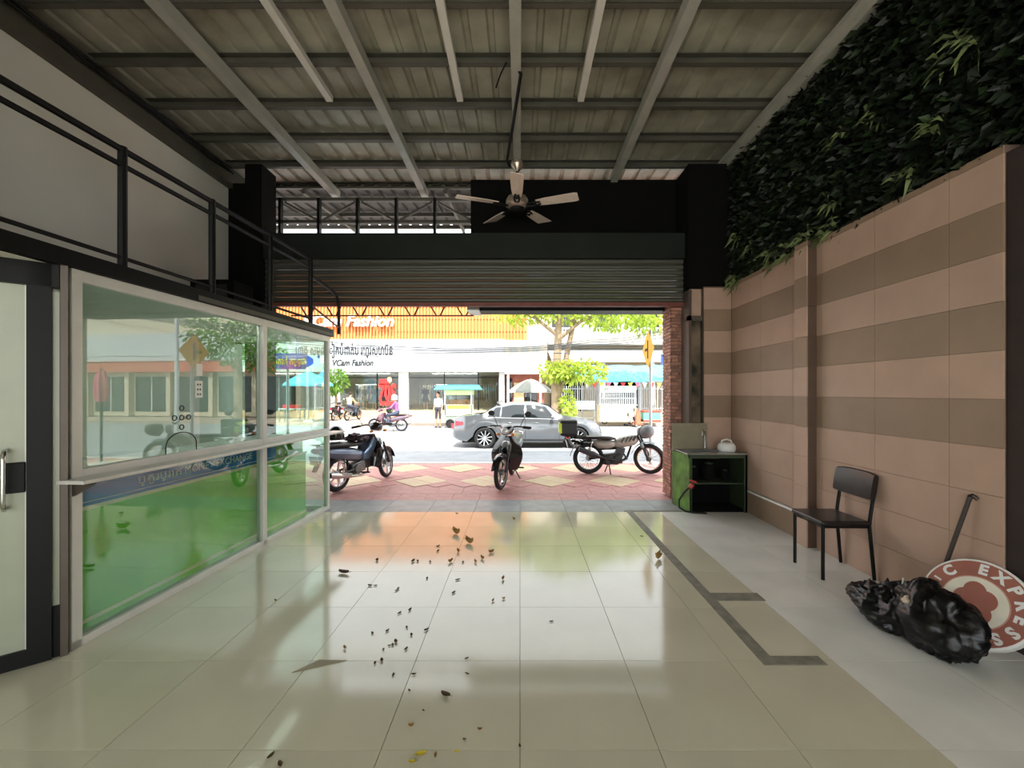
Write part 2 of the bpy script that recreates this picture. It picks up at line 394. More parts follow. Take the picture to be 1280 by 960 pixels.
# ---- roof
ce = struct('ceiling', 'grey corrugated metal roof on purlins and rafters')
def roof_sheet(x0, n, pitch, parent, z, y0, y1, m):
    prof = []
    for i in range(n):
        x = x0 + i * pitch
        prof += [(x, 0), (x + pitch * 0.66, 0), (x + pitch * 0.74, 0.03), (x + pitch * 0.92, 0.03)]
    prof.append((x0 + n * pitch, 0))
    rows = [[(x, y, z + h + 0.0) for x, h in prof] for y in (y0, y1)]
    rows2 = [[(x, y, z + h + 0.004) for x, h in prof] for y in (y1, y0)]
    return MB().sheet(rows).sheet(rows2).build('roof_sheet', m, parent)
for k in range(8): roof_sheet(-4.42 + k * 0.93, 4, 0.2325, ce, 4.965 + (k % 2) * 0.003, -4.6, 6.95, m_roof)
def cchan(p0, p1):                   # lipped C section, lying along X
    return MB().box(p0, p1, -0.03, 0.03, 0.0, 0.006).box(p0, p1, 0.024, 0.03, 0, 0.1).box(p0, p1, -0.03, 0.03, 0.094, 0.1).box(p0, p1, -0.03, -0.026, 0, 0.018)
pm = cchan(-4.35, 3.0).mesh('purlin', m_purlin)
for k in range(18): inst('purlin', pm, ce, (0, 6.81 - k * 0.645, 4.862))
rm = MB().box(-0.05, 0.05, -4.6, 6.9, 4.74, 4.862).mesh('rafter', m_rafter)
for x in (-3.02, -1.56, 1.43): inst('rafter', rm, ce, (x, 0, 0))
MB().box(-0.09, 0.01, -4.6, 5.72, 4.74, 4.862).build('rafter', m_rafter, ce)
MB().box(2.90, 3.02, -4.6, 6.9, 4.72, 4.88).build('edge_beam', m_rafter, ce)
MB().box(2.84, 2.90, -4.6, 6.9, 4.80, 4.84).build('edge_beam_lip', m_rafter, ce)
bm_ = MB().box(-0.035, 0.035, -4.6, 4.68, 4.80, 4.862).mesh('batten', m_batten)
for x in (-2.13, -0.67, 0.68): inst('batten', bm_, ce, (x, 0, 0))

# ---- roller shutter, its box, panels above
rs = thing('roller_shutter', 'grey roller shutter pulled up above the street opening', 'shutter', (0, 6.05, 0))
cv = MB()
sp = [(0, 0.0), (-0.018, 0.02), (-0.022, 0.045), (-0.012, 0.07), (0, 0.078)]
sm = MB().loft([[(x, y, z) for y, z in sp] + [(x, y + 0.006, z) for y, z in sp[::-1]] for x in (-3.68, 2.36)]).mesh('slat', m_shutter)
for k in range(8): inst('slat', sm, rs, (0, 0, 2.845 + k * 0.08))
MB().box(-3.68, 2.36, -0.03, 0.03, 2.79, 2.845).build('bottom_rail', m_redrust, rs)
fb = tag(MB().box(-3.7, 2.62, 5.98, 6.45, 3.47, 3.83).build('beam_shutter_box', m_fascia), 'dark green black box beam above the roller shutter', 'beam', kind='structure')
tag(MB().box(2.36, 2.95, 5.85, 6.3, 3.0, 4.75).build('wall_corner', m_black2), 'black corner infill between shutter box and planted wall', 'wall', kind='structure')
MB().box(-0.75, 2.95, 6.35, 6.5, 3.83, 4.78).build('wall_front_upper', m_black2); tag(bpy.data.objects['wall_front_upper'], 'black panel above the shutter box to the right of the truss', 'panel', kind='structure')
tr = thing('roof_truss', 'steel truss with diagonal braces above the shutter box', 'truss', (0, 6.75, 0))
MB().bar((-4.3, 0, 4.66), (-0.75, 0, 4.66), .06, .05).build('top_chord', m_purlin, tr)
MB().bar((-4.3, 0, 4.30), (-0.75, 0, 4.30), .06, .05).build('bottom_chord', m_purlin, tr)
for i in range(6):
    x = -3.85 + i * 0.62
    MB().bar((x, -0.03, 3.7), (x, -0.03, 4.66), .08, .04).build('post', m_black, tr)
    if i < 5:
        a, c = ((4.33, 4.62) if i % 2 else (4.62, 4.33))
        MB().bar((x + .05, 0, a), (x + .57, 0, c), .03, .03).build('brace', m_purlin, tr)
# street-side awning of corrugated sheet, rising outwards
aw = thing('street_awning', 'corrugated metal awning above the pavement on the street side', 'awning')
prof = []
for i in range(52):
    x = -5.4 + i * 0.22; prof += [(x, 0), (x + 0.14, 0), (x + 0.16, 0.03), (x + 0.20, 0.03)]
MB().sheet([[(x, y, z + h) for x, h in prof] for y, z in ((6.8, 4.92), (9.0, 5.14))]).sheet([[(x, y, z + h + .005) for x, h in prof] for y, z in ((9.0, 5.14), (6.8, 4.92))]).build('sheet', mat('awning_sheet', (54, 49, 42), .6, var=.2, scale=3), aw)
for y, z in ((7.3, 4.91), (8.1, 4.99), (8.9, 5.07)): MB().bar((-5.4, y, z), (5.9, y, z), .05, .07).build('purlin', m_purlin, aw)
for x in (-5.2, -3.5, -1.2, 1.1, 3.4, 5.7): MB().bar((x, 6.75, 4.80), (x, 8.95, 5.0), .05, .08).build('rafter', m_purlin, aw)
# low truss just outside the opening
lt = thing('canopy_truss', 'thin red oxide truss hanging under the shutter bottom', 'truss', (0, 6.75, 0))
MB().bar((-3.7, 0, 2.95), (-0.75, 0, 2.95), .04, .03).build('top_chord', m_redrust, lt)
MB().bar((-3.7, 0, 2.785), (-0.75, 0, 2.785), .03, .02).build('bottom_chord', m_redrust, lt)
for i in range(7):
    x = -3.55 + i * 0.42
    MB().bar((x, 0, 2.95), (x + .1, 0, 2.785), .022, .022).build('brace', m_redrust, lt); MB().bar((x + .24, 0, 2.95), (x + .16, 0, 2.785), .022, .022).build('brace', m_redrust, lt)
MB().box(-0.74, 2.36, 6.4, 6.72, 2.80, 2.9).box(-0.74, 2.36, 6.3, 6.34, 2.835, 2.89).build('beam_canopy', m_black); tag(bpy.data.objects['beam_canopy'], 'black canopy beam under the shutter on the tree side', 'beam', kind='structure')
MB().box(-.8, -.62, 6.3, 6.75, 2.79, 2.86).build('bracket', m_steel, bpy.data.objects['beam_canopy'])

# ---- glass booth (money exchange) with its frame; local x runs along the front towards the street
BA = math.atan2(5.54 - 2.49, -2.55 + 2.70)
bo = struct('window_1', 'glazed booth front with white aluminium frame and shelf', (-2.70, 2.49, 0), (0, 0, BA))
LB = 3.06; ZT = 2.285
fr = lambda x0, x1, y0, y1, z0, z1, m=m_alu, nm='window_frame': MB().box(x0, x1, y0, y1, z0, z1).build(nm, m, bo, bevel=0.004)
fr(0.0, 0.06, -.03, .04, 0, ZT); fr(LB - .045, LB, -.025, .035, 0, ZT); fr(1.72, 1.78, -.03, .04, 0, ZT, nm='mullion')
fr(0, LB, -.028, .038, ZT - .07, ZT); fr(0, LB, -.03, .05, 0, .05); fr(0, LB, -.026, .036, 1.02, 1.075, nm='transom')
MB().box(-.06, LB + .12, -.17, .0, 1.005, 1.028).build('shelf', m_alu, bo, bevel=.004)
MB().prism([(0, 0), (.14, 0), (0, -.08)], .02, Matrix.Translation((0.02, -.03, 1.0)) @ Euler((R(90), 0, R(-90))).to_matrix().to_4x4()).build('shelf_bracket', m_alu_d, bo)
for x0, x1 in ((0.06, 1.72), (1.78, LB - .045)):
    MB().box(x0, x1, .004, .010, .05, 1.02).build('pane', m_glass, bo); MB().box(x0, x1, .004, .010, 1.075, ZT - .07).build('pane', m_glass, bo)
# glass end wall towards the street
MB().box(LB - .03, LB - .024, .04, 1.75, .05, ZT - .07).build('pane', m_glass, bo)
fr(LB - .05, LB - .005, .04, 1.75, ZT - .07, ZT); fr(LB - .05, LB - .005, .04, 1.75, 0, .05); fr(LB - .05, LB - .005, .85, .9, 0, ZT, nm='mullion')
# talking holes, pay slot, notices on the glass
for x, z in ((0.80, 1.42), (0.80, 1.345), (0.80, 1.27), (0.735, 1.345), (0.865, 1.345)):
    MB().torus((x, .003, z), (0, 1, 0), .019, .004, 16, 6).build('talk_hole', m_bplast, bo, True)
arc = [(0.66, .003, 1.075)] + [(0.80 - .14 * math.cos(t), .003, 1.13 + .1 * math.sin(t)) for t in (math.pi * i / 14 for i in range(15))] + [(0.94, .003, 1.075)]
MB().tube(arc, .004, 6).build('pay_slot_edge', m_bplast, bo, True)
MB().box(.94, 1.0, .0005, .0035, 1.68, 1.78).build('notice', m_white, bo); nt_ = MB().box(.93, 1.0, .0005, .0035, 1.50, 1.64).build('notice', m_white, bo)
for i in range(2):
    for j in range(3): MB().box(.944 + i * .025, .956 + i * .025, -.001, .0004, 1.52 + j * .04, 1.535 + j * .04).build('notice_mark', m_bplast, nt_)
# counter behind the glass
cn = thing('exchange_counter', 'green counter front with blue lettered band behind the booth glass', 'counter', (-2.70, 2.49, 0), (0, 0, BA))
MB().box(.05, 2.62, .05, .1, .04, .80).build('front_board', m_green, cn)
MB().box(.05, 2.62, .042, .05, .09, .115).build('lower_stripe', m_yellow, cn); MB().box(.05, 2.62, .04, .05, .80, .825).build('upper_stripe', m_yellow, cn)
MB().box(.05, 2.02, .044, .1, .825, .995).build('blue_band', m_blue, cn)
MB().box(.05, 2.02, .041, .044, .848, .853).build('band_line', m_white, cn)
letters('MONEY EXCHANGE', .085, m_white, cn, (1.26, .040, .915), UP, .002, fit=.78)
text('lettering', 'ប្តូរប្រាក់', .085, m_white, cn, (.66, .040, .915), UP, .002, fit=.36)
MB().box(.04, 2.64, .04, .62, 1.0, 1.03).build('counter_top', m_white, cn, bevel=.004)
MB().box(2.58, 2.64, .1, .6, .04, 1.0).build('end_board', m_green, cn)
m_cab = mat('cabinet_grey', (196, 204, 200), .5)
cb = thing('wall_cabinet', 'pale grey cabinet against the booth back wall', 'cabinet', (-4.36, 3.3, 0))
MB().box(0, .4, 0, 1.3, 0, .9).build('body', m_cab, cb, bevel=.006)
for i in range(2):
    d = MB().box(.4, .415, .02 + i * .64, .64 + i * .64, .05, .86).build('door', m_white, cb); MB().cyl((.43, .3 + i * .64, .6), (.43, .3 + i * .64, .72), .008).build('handle', m_steel, d)
# booth roof / mezzanine deck and black fascia
mz = struct('ceiling_booth', 'mezzanine deck over the glass booth with black steel edge')
DIR = Vector((math.cos(BA), math.sin(BA), 0)); ORG = Vector((-2.70, 2.49, 0))
def BP(s, d=0, z=0): return ORG + DIR * s + Vector((-DIR.y, DIR.x, 0)) * d + Vector((0, 0, z))
deck = [BP(-2.6, .02), BP(LB, .02), BP(LB, 1.72), Vector((-4.4, -.2, 0))]
MB().prism([(p.x, p.y) for p in deck], .03, Matrix.Translation((0, 0, ZT))).build('soffit', m_white_wall, mz)
MB().prism([(p.x, p.y) for p in deck], .06, Matrix.Translation((0, 0, ZT + .03))).build('deck', m_black, mz)
MB().bar(BP(-2.6, -.02, ZT + .05), BP(LB + .05, -.02, ZT + .05), .06, .1).build('edge_beam', m_black, mz)
MB().bar(BP(0.9, -.045, ZT + .028), BP(LB + .06, -.045, ZT + .028), .015, .04).build('edge_trim', m_purlin, mz)
# black railing
rl = thing('railing', 'black steel tube railing on the mezzanine edge above the booth', 'railing', (-2.70, 2.49, 0), (0, 0, BA))
E = 3.36
for z, r in ((3.18, .022), (3.075, .018), (2.45, .014)):
    MB().tube([(-2.6, 0, z), (2.62, 0, z)], r, 8).build('rail', m_black, rl, True)
for x in (.33, 1.10, 1.87, 2.64): MB().tube([(x, 0, 2.36), (x, 0, 3.2)], .026, 8).build('post', m_black, rl, True)
MB().tube([(2.64, 0, 2.98), (3.1, 0, 2.93), (3.26, 0, 2.9), (3.33, 0, 2.84), (3.36, 0, 2.74), (3.36, 0, 2.36)], .022, 8).build('end_loop', m_black, rl, True)
MB().tube([(2.64, 0, 2.62), (3.36, 0, 2.45)], .012, 8).build('rail', m_redrust, rl, True)
# dark box at the back of the mezzanine
bx = thing('equipment_box', 'black metal equipment box on a bracket behind the mezzanine railing', 'box', (-3.95, 5.55, 2.376))
MB().box(-.28, .28, -.2, .2, .12, .62).build('case', m_black2, bx, bevel=.01)
for s in (-.22, .22): MB().box(s - .02, s + .02, -.18, .18, 0, .12).build('bracket', m_black, bx)
MB().box(-.2, .2, -.215, -.2, .2, .55).build('grille', m_bplast, bx)
MB().box(.1, .17, -.222, -.2, .13, .16).build('switch_plate', m_white, bx)

# ---- door at the near end of the booth
dr = struct('door_1', 'black framed glass door with chrome pull handle at the near end of the booth', (-2.674, 2.474, 0), (0, 0, R(221)))
MB().box(0, .03, -.03, .03, 0, ZT).build('door_post', m_alu_d, dr); MB().box(.03, .034, -.02, .02, 0, ZT).build('door_post', m_black, dr)
MB().box(.034, .064, -.003, .003, .3, 2.13).build('side_glass', mat('frosted_glass', (172, 178, 158), .25, var=.04), dr); MB().box(.034, .064, -.01, .01, 0, .3).build('side_panel', m_black, dr)
MB().box(.064, .16, -.03, .03, 0, ZT).build('door_stile', m_black, dr); MB().box(.034, 1.2, -.03, .03, 2.15, ZT).build('door_head', m_black, dr)
MB().box(.16, 1.0, -.03, .03, 0, .09).build('bottom_rail', m_black, dr); MB().box(.16, 1.0, -.004, .004, .09, 2.15).build('pane', mat('frosted_glass', (196, 206, 196), .25), dr)
MB().box(.158, .168, -.008, .008, .09, 2.15).build('glass_edge', m_alu, dr)
hz = [(0, 0), (.05, .0), (.07, .02), (.075, .06), (.075, .26), (.07, .30), (.05, .32), (0, .32)]
MB().tube([(.235, a + .004, .90 + b) for a, b in hz], .011, 10).build('handle', m_chrome, dr, True)
MB().box(.165, .26, -.006, .022, .98, 1.15).build('lock_case', m_black, dr, bevel=.004)
tag(MB().box(-4.4, -3.0, 1.2, 1.3, 0, 4.6).build('wall_back_left', m_white_wall), 'pale partition wall beyond the glass door', 'wall', kind='structure')

# ---- planted wall
gw = thing('plant_wall', 'dark green artificial plant wall above the striped tiles', 'plants', (0, 0, 0))
MB().box(3.045, 3.2, 1.6, 6.7, 3.06, 5.1).build('backing', m_black2, gw)
def leaves(mb, n, place, size, asp=2.2, droop=0.5, rg=rnd):
    for _ in range(n):
        p, out = place(); s_ = rg.uniform(*size); w = s_ / asp
        d = (out + Vector((rg.uniform(-.8, .8), rg.uniform(-.8, .8), rg.uniform(-.9, .7)))).normalized()
        a = d.cross(Vector((rg.uniform(-1, 1), rg.uniform(-1, 1), rg.uniform(-1, 1)))).normalized(); nn = d.cross(a)
        mb.add([p, p + d * s_ * .5 + a * w * .5 + nn * .02 * s_, p + d * s_ + Vector((0, 0, -droop * s_ * .4)), p + d * s_ * .5 - a * w * .5 + nn * .02 * s_], [(0, 1, 2, 3)])
    return mb
def wp(z0=3.06, z1=4.74):
    def f():
        y = rnd.uniform(1.7, 6.5); z = rnd.uniform(z0, z1); return Vector((3.05 - rnd.uniform(0, .08), y, z)), Vector((-1, 0, 0))
    return f
m_leaf_d = mat('leaf_dark', (20, 31, 18), .5, var=.3, island=.7)
m_leaf_m = mat('leaf_mid', (40, 58, 30), .5, var=.3, island=.6)
m_leaf_v = mat('leaf_pale', (120, 134, 88), .5, var=.2, island=.4)
tag(leaves(MB(), 12000, wp(), (.05, .13), 2.0).build('foliage', m_leaf_d, gw), kind='stuff')
tag(leaves(MB(), 1600, wp(), (.06, .14), 2.4).build('foliage', m_leaf_m, gw), kind='stuff')
b = MB()
for k in range(26):
    c = Vector((3.0, rnd.uniform(2.6, 6.1), 3.04 + abs(rnd.gauss(0, .35)) * (.3 if k < 17 else 1.6)))
    leaves(b, 16, lambda: (c + Vector((rnd.uniform(-.05, 0), rnd.uniform(-.09, .09), rnd.uniform(-.06, .06))), Vector((-.8, 0, .1))), (.08, .19), 4.5, 1.2)
tag(b.build('variegated_sprigs', m_leaf_v, gw), kind='stuff')

lb = thing('tube_lamp', 'white fluorescent tube lamp under the booth soffit', 'lamp', (-2.70, 2.49, ZT), (0, 0, BA))
MB().box(.3, 2.5, .045, .12, -.012, 0).build('batten', m_white, lb); MB().tube([(.32, .085, -.018), (2.48, .085, -.018)], .010, 8).build('tube', emit('tube_glow', (250, 255, 245), 8.0), lb, True)
# ============================================================ THINGS IN THE ROOM
# ---- ceiling fan
m_blade = mat('fan_blade', (242, 224, 212), .45, var=.08, scale=3, stretch=(1, 6, 1))
m_fan = mat('fan_metal', (205, 190, 178), .25, metal=.7, var=.1)
fn = thing('ceiling_fan', 'five bladed ceiling fan with pale wooden blades hanging from the roof', 'ceiling fan', (-.04, 5.78, 4.13), sc=1.06)
MB().lathe([(.02, .44), (.085, .52), (.085, .55), (.05, .61)], 18).build('canopy', m_fan, fn, True)
MB().cyl((0, 0, .1), (0, 0, .5), .016).build('down_rod', m_black, fn, True)
MB().lathe([(.03, .14), (.12, .11), (.155, .05), (.15, .0), (.10, -.04)], 24).build('motor_housing', m_fan, fn, True)
MB().lathe([(.10, -.03), (.095, -.07), (.06, -.095), (.01, -.1)], 20).build('switch_cap', m_black, fn, True)
bl = MB()
out = [(.26, -.055), (.40, -.07), (.76, -.082), (.80, -.07), (.80, .07), (.76, .082), (.40, .07), (.26, .055)]
bl.prism(out, .008); bme = bl.mesh('blade', m_blade)
ime = MB().tube([(.10, 0, -.01), (.17, .03, -.014), (.24, .035, -.012), (.32, .02, -.008)], .011, 6).tube([(.10, 0, -.01), (.17, -.03, -.014), (.24, -.035, -.012), (.32, -.02, -.008)], .011, 6).torus((.26, 0, -.01), (0, 0, 1), .03, .008, 12, 6).mesh('blade_iron', m_black, True)
for k in range(5):
    a = R(-90 + 72 * k)
    q = inst('blade', bme, fn, (0, 0, 0), (R(-11), 0, a)); inst('blade_iron', ime, q, (0, 0, 0))
fc = thing('fan_cable', 'black cable running along the middle rafter to the ceiling fan', 'cable')
MB().tube([Pz(644, 80, 4.80), Pz(651, 92, 4.73), Pz(648, 112, 4.725), Pz(642, 150, 4.72), Pz(637, 180, 4.72), Pz(634, 200, 4.72), Pz(637, 208, 4.72)], .018, 6).build('cord', m_black, fc, True)
MB().tube([Pz(633, 78, 4.86), Pz(626, 92, 4.78), Pz(620, 110, 4.70)], .008, 5).build('loose_end', m_black, fc, True)

# ---- chair against the right wall (faces -X)
chr_ = thing('side_chair', 'black vinyl chair with black tube legs against the tiled wall', 'chair', (2.70, 3.615, 0))
for sx, sy in ((-1, -1), (-1, 1)):
    MB().tube([(-.205, sy * .175, 0), (-.205, sy * .175, .45)], .0135, 8).build('leg', m_black, chr_, True)
for sy in (-1, 1):
    MB().tube([(.215, sy * .18, 0), (.175, sy * .178, .44), (.18, sy * .178, .5), (.225, sy * .178, .80)], .0135, 8).build('leg', m_black, chr_, True)
MB().tube([(-.205, -.175, .435), (-.205, .175, .435), (.176, .178, .435), (.176, -.178, .435)], .012, 6, closed=True).build('seat_frame', m_black, chr_, True)
MB().box(-.225, .165, -.2, .2, .447, .487).build('seat', m_vinyl, chr_, True, bevel=.016, seg=3)
bk = MB(); rows = []
for i in range(9):
    t = i / 8; y = -.205 + .41 * t; cvx = .022 * (1 - (2 * t - 1) ** 2); sh = 1 - .10 * abs(2 * t - 1) ** 4
    x = .195 + cvx; hh = .115 * sh; zc = .765; tl = .012
    ring = []
    for a in range(12):
        th_ = 2 * math.pi * a / 12; cx_ = math.copysign(abs(math.cos(th_)) ** .55, math.cos(th_)) * .024; cz = math.copysign(abs(math.sin(th_)) ** .5, math.sin(th_)) * hh
        ring.append((x + cx_ + cz * .16, y, zc + cz))
    rows.append(ring)
bk.loft(rows).build('backrest', m_vinyl, chr_, True)

# ---- round light-box sign
m_ring = mat('sign_brown', (164, 104, 90), .4, var=.10, scale=4)
nrm = Vector((-.84, -.27, .45)).normalized()
sg_c = Vector((2.775, 2.55, .262))
q = nrm.to_track_quat('Z', 'Y')
sg = thing('round_sign', 'round brown and white lettered sign leaning by the black bag', 'sign', sg_c)
sg.rotation_mode = 'QUATERNION'; sg.rotation_quaternion = q @ Euler((0, 0, 0)).to_quaternion()
rad = .275; sg.scale = (.95,) * 3
MB().lathe([(rad - .02, -.055), (rad, -.047), (rad, -.004), (rad - .012, 0), (rad - .02, 0.0)], 48).build('case', m_white, sg, True)
MB().lathe([(rad - .014, -.002), (rad - .014, .003)], 48).build('brown_ring', m_ring, sg, True)
MB().lathe([(.165, .002), (.165, .0045)], 40).build('rim_line', mat('sign_pink', (206, 158, 142), .4), sg, True)
MB().lathe([(.158, .003), (.158, .0055)], 40).build('inner_disc', mat('sign_cream', (232, 226, 208), .4), sg, True)
for k, (a, r0) in enumerate(((100, .062), (28, .055), (172, .05), (245, .066), (305, .066))):
    a = R(a); MB().prism([(r0 * math.cos(a) + .056 * math.cos(t), r0 * math.sin(a) * 1.1 + .062 * math.sin(t)) for t in (2 * math.pi * i / 20 for i in range(20))], .003, Matrix.Translation((0, 0, .005 + .0004 * k))).build('petal', m_ring, sg)
for chs, a0, da in (('EXPRESS', 90, -23.5), ('C', 137, 0), ('I', 160, 0)):
    for k, c_ in enumerate(chs):
        a = R(a0 + da * k); text('lettering', c_, .088 if c_ != 'I' else .05, m_white, sg, (.213 * math.cos(a), .213 * math.sin(a), .0045), (0, 0, a - R(90)), .0015, bold=.004)

# ---- black rubbish bag
def hashn(p, s, k): return math.sin(p.x * s + k) * math.sin(p.y * s * 1.3 + 2 * k) * math.sin(p.z * s * .9 + 3 * k)
def blob(mb, c, r, amp, seed, n=40, m=26, floor=0.004):
    rings = []
    for i in range(m + 1):
        t = -math.pi / 2 + math.pi * i / m; q_ = max(math.cos(t), 1e-3); ring = []
        for j in range(n):
            a = 2 * math.pi * j / n; d = Vector((q_ * math.cos(a), q_ * math.sin(a), math.sin(t)))
            f = 1 + amp * (abs(hashn(d, 3.1, seed)) * 1.2 - .3 + .6 * abs(hashn(d, 7.3, seed + 1)) + .5 * abs(math.sin(5 * a + 4 * t + seed)) * q_ - .25 * abs(math.sin(11 * a - 7 * t)))
            p = Vector(c) + Vector((d.x * r[0], d.y * r[1], d.z * r[2])) * f; p.z = max(p.z, floor); ring.append(p)
        rings.append(ring)
    return mb.loft(rings)
from mathutils import noise as mno
def sack(mb, c, r, seed, n=56, m=40, floor=.004, pinch=None):
    """soft sack: low lumps, sharp creases radiating from the neck, flattened on the floor"""
    rings = []; off = Vector((seed * 7.1, seed * 3.3, seed))
    for i in range(m + 1):
        t = -math.pi / 2 + math.pi * i / m; q_ = max(math.cos(t), 1e-3); ring = []
        for j in range(n):
            a = 2 * math.pi * j / n; d = Vector((q_ * math.cos(a), q_ * math.sin(a), math.sin(t)))
            lump = mno.noise(d * 1.3 + off); cr = abs(mno.noise(Vector((math.cos(a) * 2.6, math.sin(a) * 2.6, t * .9)) + off)); cr2 = abs(mno.noise(d * 4.5 + off * 2))
            cr3 = mno.noise(d * 9 + off); f = 1 + .24 * lump - .9 * max(0, .20 - cr) * (.6 + .5 * max(0, math.sin(t))) - .7 * max(0, .16 - cr2) + .05 * cr3
            p = Vector(c) + Vector((d.x * r[0], d.y * r[1], d.z * r[2])) * f
            if p.z < floor: p.z = floor + .002 * abs(cr)
            ring.append(p)
        rings.append(ring)
    return mb.loft(rings)
m_bag = mat('black_bag', (12, 11, 13), .3, var=.2, scale=10, bump=.25, bscale=18, spec=.4)
bg = thing('rubbish_bag', 'black plastic rubbish bag slumped on the floor beside the round sign', 'bag', (2.52, 2.62, 0))
sack(MB(), (.0, -.12, .16), (.185, .24, .22), 1.3).build('sack', m_bag, bg, 180)
sack(MB(), (-.06, .16, .10), (.18, .27, .15), 4.1).build('sack', m_bag, bg, 180)
sack(MB(), (-.035, -.06, .31), (.09, .08, .10), 2.2, 40, 24, .2).build('gathered_neck', m_bag, bg, 180)
for fx, fy, fz, ry, sd_ in ((-.05, .10, .19, .28, .0), (-.13, .20, .13, .20, 1.7)):
    rows = []
    for i in range(17):
        t = i / 16; row = []
        for j in range(9):
            u = j / 8; row.append((fx - .02 + .05 * u + .022 * math.sin(t * 11 + sd_) * u, fy - ry / 2 + ry * t * (1 - .15 * u), fz + .12 * u + .03 * math.sin(t * 15 + u * 4 + sd_) * u - .05 * u * u + .03 * t))
        rows.append(row)
    MB().sheet(rows).sheet([[(x + .004, y, z) for x, y, z in r_][::-1] for r_ in rows]).build('flap', m_bag, bg, 180)
m_paper = mat('paper', (226, 206, 186), .7, var=.08)
cup = thing('crumpled_paper', 'crumpled cream paper wrapper tucked between the rubbish bag folds', 'paper', (2.385, 2.56, .17))
sack(MB(), (0, 0, .05), (.035, .045, .085), 6.0, 24, 16, -.1).build('wrapper', m_paper, cup, 50)
stw = thing('straw', 'white drinking straw sticking up from the rubbish bag', 'straw', (2.43, 2.66, .28))
MB().tube([(0, 0, 0), (.012, .0, .08)], .005, 8).build('stalk', m_white, stw, True)

# ---- leaning pipe
pp = thing('metal_pipe', 'dark metal pipe with bent end leaning on the tiled wall', 'pipe', (2.81, 2.88, 0))
a = Vector((0, 0, .012)); b_ = Vector((.10, -.18, .87))
MB().tube([a, b_], .013, 10).build('shaft', mat('pipe_dark', (70, 64, 60), .4, metal=.5), pp, True)
MB().tube([b_, b_ + Vector((.012, .0, .008)), b_ + Vector((.03, -.02, -.015))], .013, 10).build('bent_end', mat('pipe_dark', (70, 64, 60)), pp, True)

# ---- sink stand
m_gpaint = mat('green_paint', (96, 138, 50), .55, var=.22, scale=6, sub=(70, 96, 44))
m_gdark = mat('green_dark', (52, 66, 44), .6, var=.2)
sk = thing('sink_stand', 'green metal sink stand with steel top beside the opening', 'sink', (2.18, 5.36, 0))
MB().add([(0, 0, 0), (.02, 0, 0), (.0, 0, .74), (-.02, 0, .74), (-.06, .42, .0), (-.04, .42, 0), (-.06, .42, .74), (-.08, .42, .74)], [(0, 1, 2, 3), (4, 7, 6, 5), (0, 3, 7, 4), (1, 5, 6, 2), (3, 2, 6, 7), (0, 4, 5, 1)]).build('side_panel', m_gpaint, sk)
MB().box(.715, .735, 0, .42, 0, .74).build('side_panel', m_gdark, sk)
MB().box(-.02, .735, .0, .03, .70, .745).box(.0, .03, 0, .03, 0, .70).box(.70, .735, 0, .03, 0, .7).build('front_frame', m_gdark, sk)
MB().box(.0, .715, .03, .40, .0, .03).box(.0, .715, .40, .42, .0, .74).build('back_panel', m_black2, sk)
MB().box(.02, .715, .03, .4, .36, .375).build('shelf', m_gdark, sk)
MB().box(-.04, .745, -.01, .12, .745, .762).box(-.04, .745, .36, .435, .745, .762).box(-.04, .1, .12, .36, .745, .762).box(.44, .745, .12, .36, .745, .762).build('top', m_steel, sk, bevel=.003)
MB().box(.1, .44, .12, .13, .69, .75).box(.1, .44, .35, .36, .69, .75).box(.1, .11, .12, .36, .69, .75).box(.43, .44, .12, .36, .69, .75).box(.1, .44, .12, .36, .68, .69).build('basin', m_steel, sk)
MB().tube([(.36, .38, .76), (.36, .385, .95), (.35, .37, 1.01), (.32, .33, 1.03), (.29, .28, 1.01), (.285, .27, .96)], .011, 10).cyl((.36, .38, .76), (.36, .38, .80), .02).build('faucet', m_chrome, sk, True)
for k, (x, s_) in enumerate(((.12, .16), (.34, .2), (.55, .12))):
    j = thing('storage_jar', ['dark jar on the sink shelf next to the green side panel', 'large dark pot in the middle of the sink shelf', 'small dark tin on the sink shelf near the wall'][k], 'jar', (2.18 + x, 5.58, .375)); MB().lathe([(s_ * .3, 0), (s_ * .42, s_ * .3), (s_ * .4, s_), (s_ * .28, s_ * 1.1)], 16).build('pot', m_black2, j, True)
    MB().lathe([(s_ * .3, s_ * 1.1), (s_ * .3, s_ * 1.16), (.01, s_ * 1.25)], 14).build('lid', m_gdark, j, True)
sb = tag(MB().box(2.11, 2.60, 5.7965, 5.8065, .0, 1.12).build('splash_board', mat('tan_board', (150, 142, 120), .6, var=.12)), 'tan board standing behind the green sink stand', 'board')
kt = thing('water_jug', 'white plastic jug with a top handle on the sink stand', 'jug', (2.75, 5.56, .764))
MB().lathe([(.10, 0), (.115, .02), (.112, .07), (.09, .105), (.05, .115)], 22).build('body', m_white, kt, True)
MB().tube([(-.07, 0, .10), (-.06, 0, .14), (0, 0, .158), (.06, 0, .14), (.07, 0, .10)], .012, 8).build('handle', m_white, kt, True)
hs = thing('water_hose', 'black hose with a red tap connector hanging on the sink stand', 'hose', (2.12, 5.36, 0))
MB().tube([(.04, -.03, .33), (-.03, -.04, .27), (-.09, -.03, .17), (-.08, -.01, .07), (0, .0, .02), (.1, -.03, .012), (.25, -.06, .012)], .012, 8).build('tube', m_rubber, hs, True)
MB().lathe([(.016, 0), (.028, .01), (.03, .06), (.02, .07)], 12, Matrix.Translation((.045, -.03, .32)) @ Euler((0, R(35), 0)).to_matrix().to_4x4()).build('connector', mat('red_plastic', (176, 60, 52), .4), hs, True)
MB().obox((.09, -.03, .41), (.09, .02, .025), (0, R(20), 0)).build('tap_lever', mat('red_plastic', (176, 60, 52)), hs)

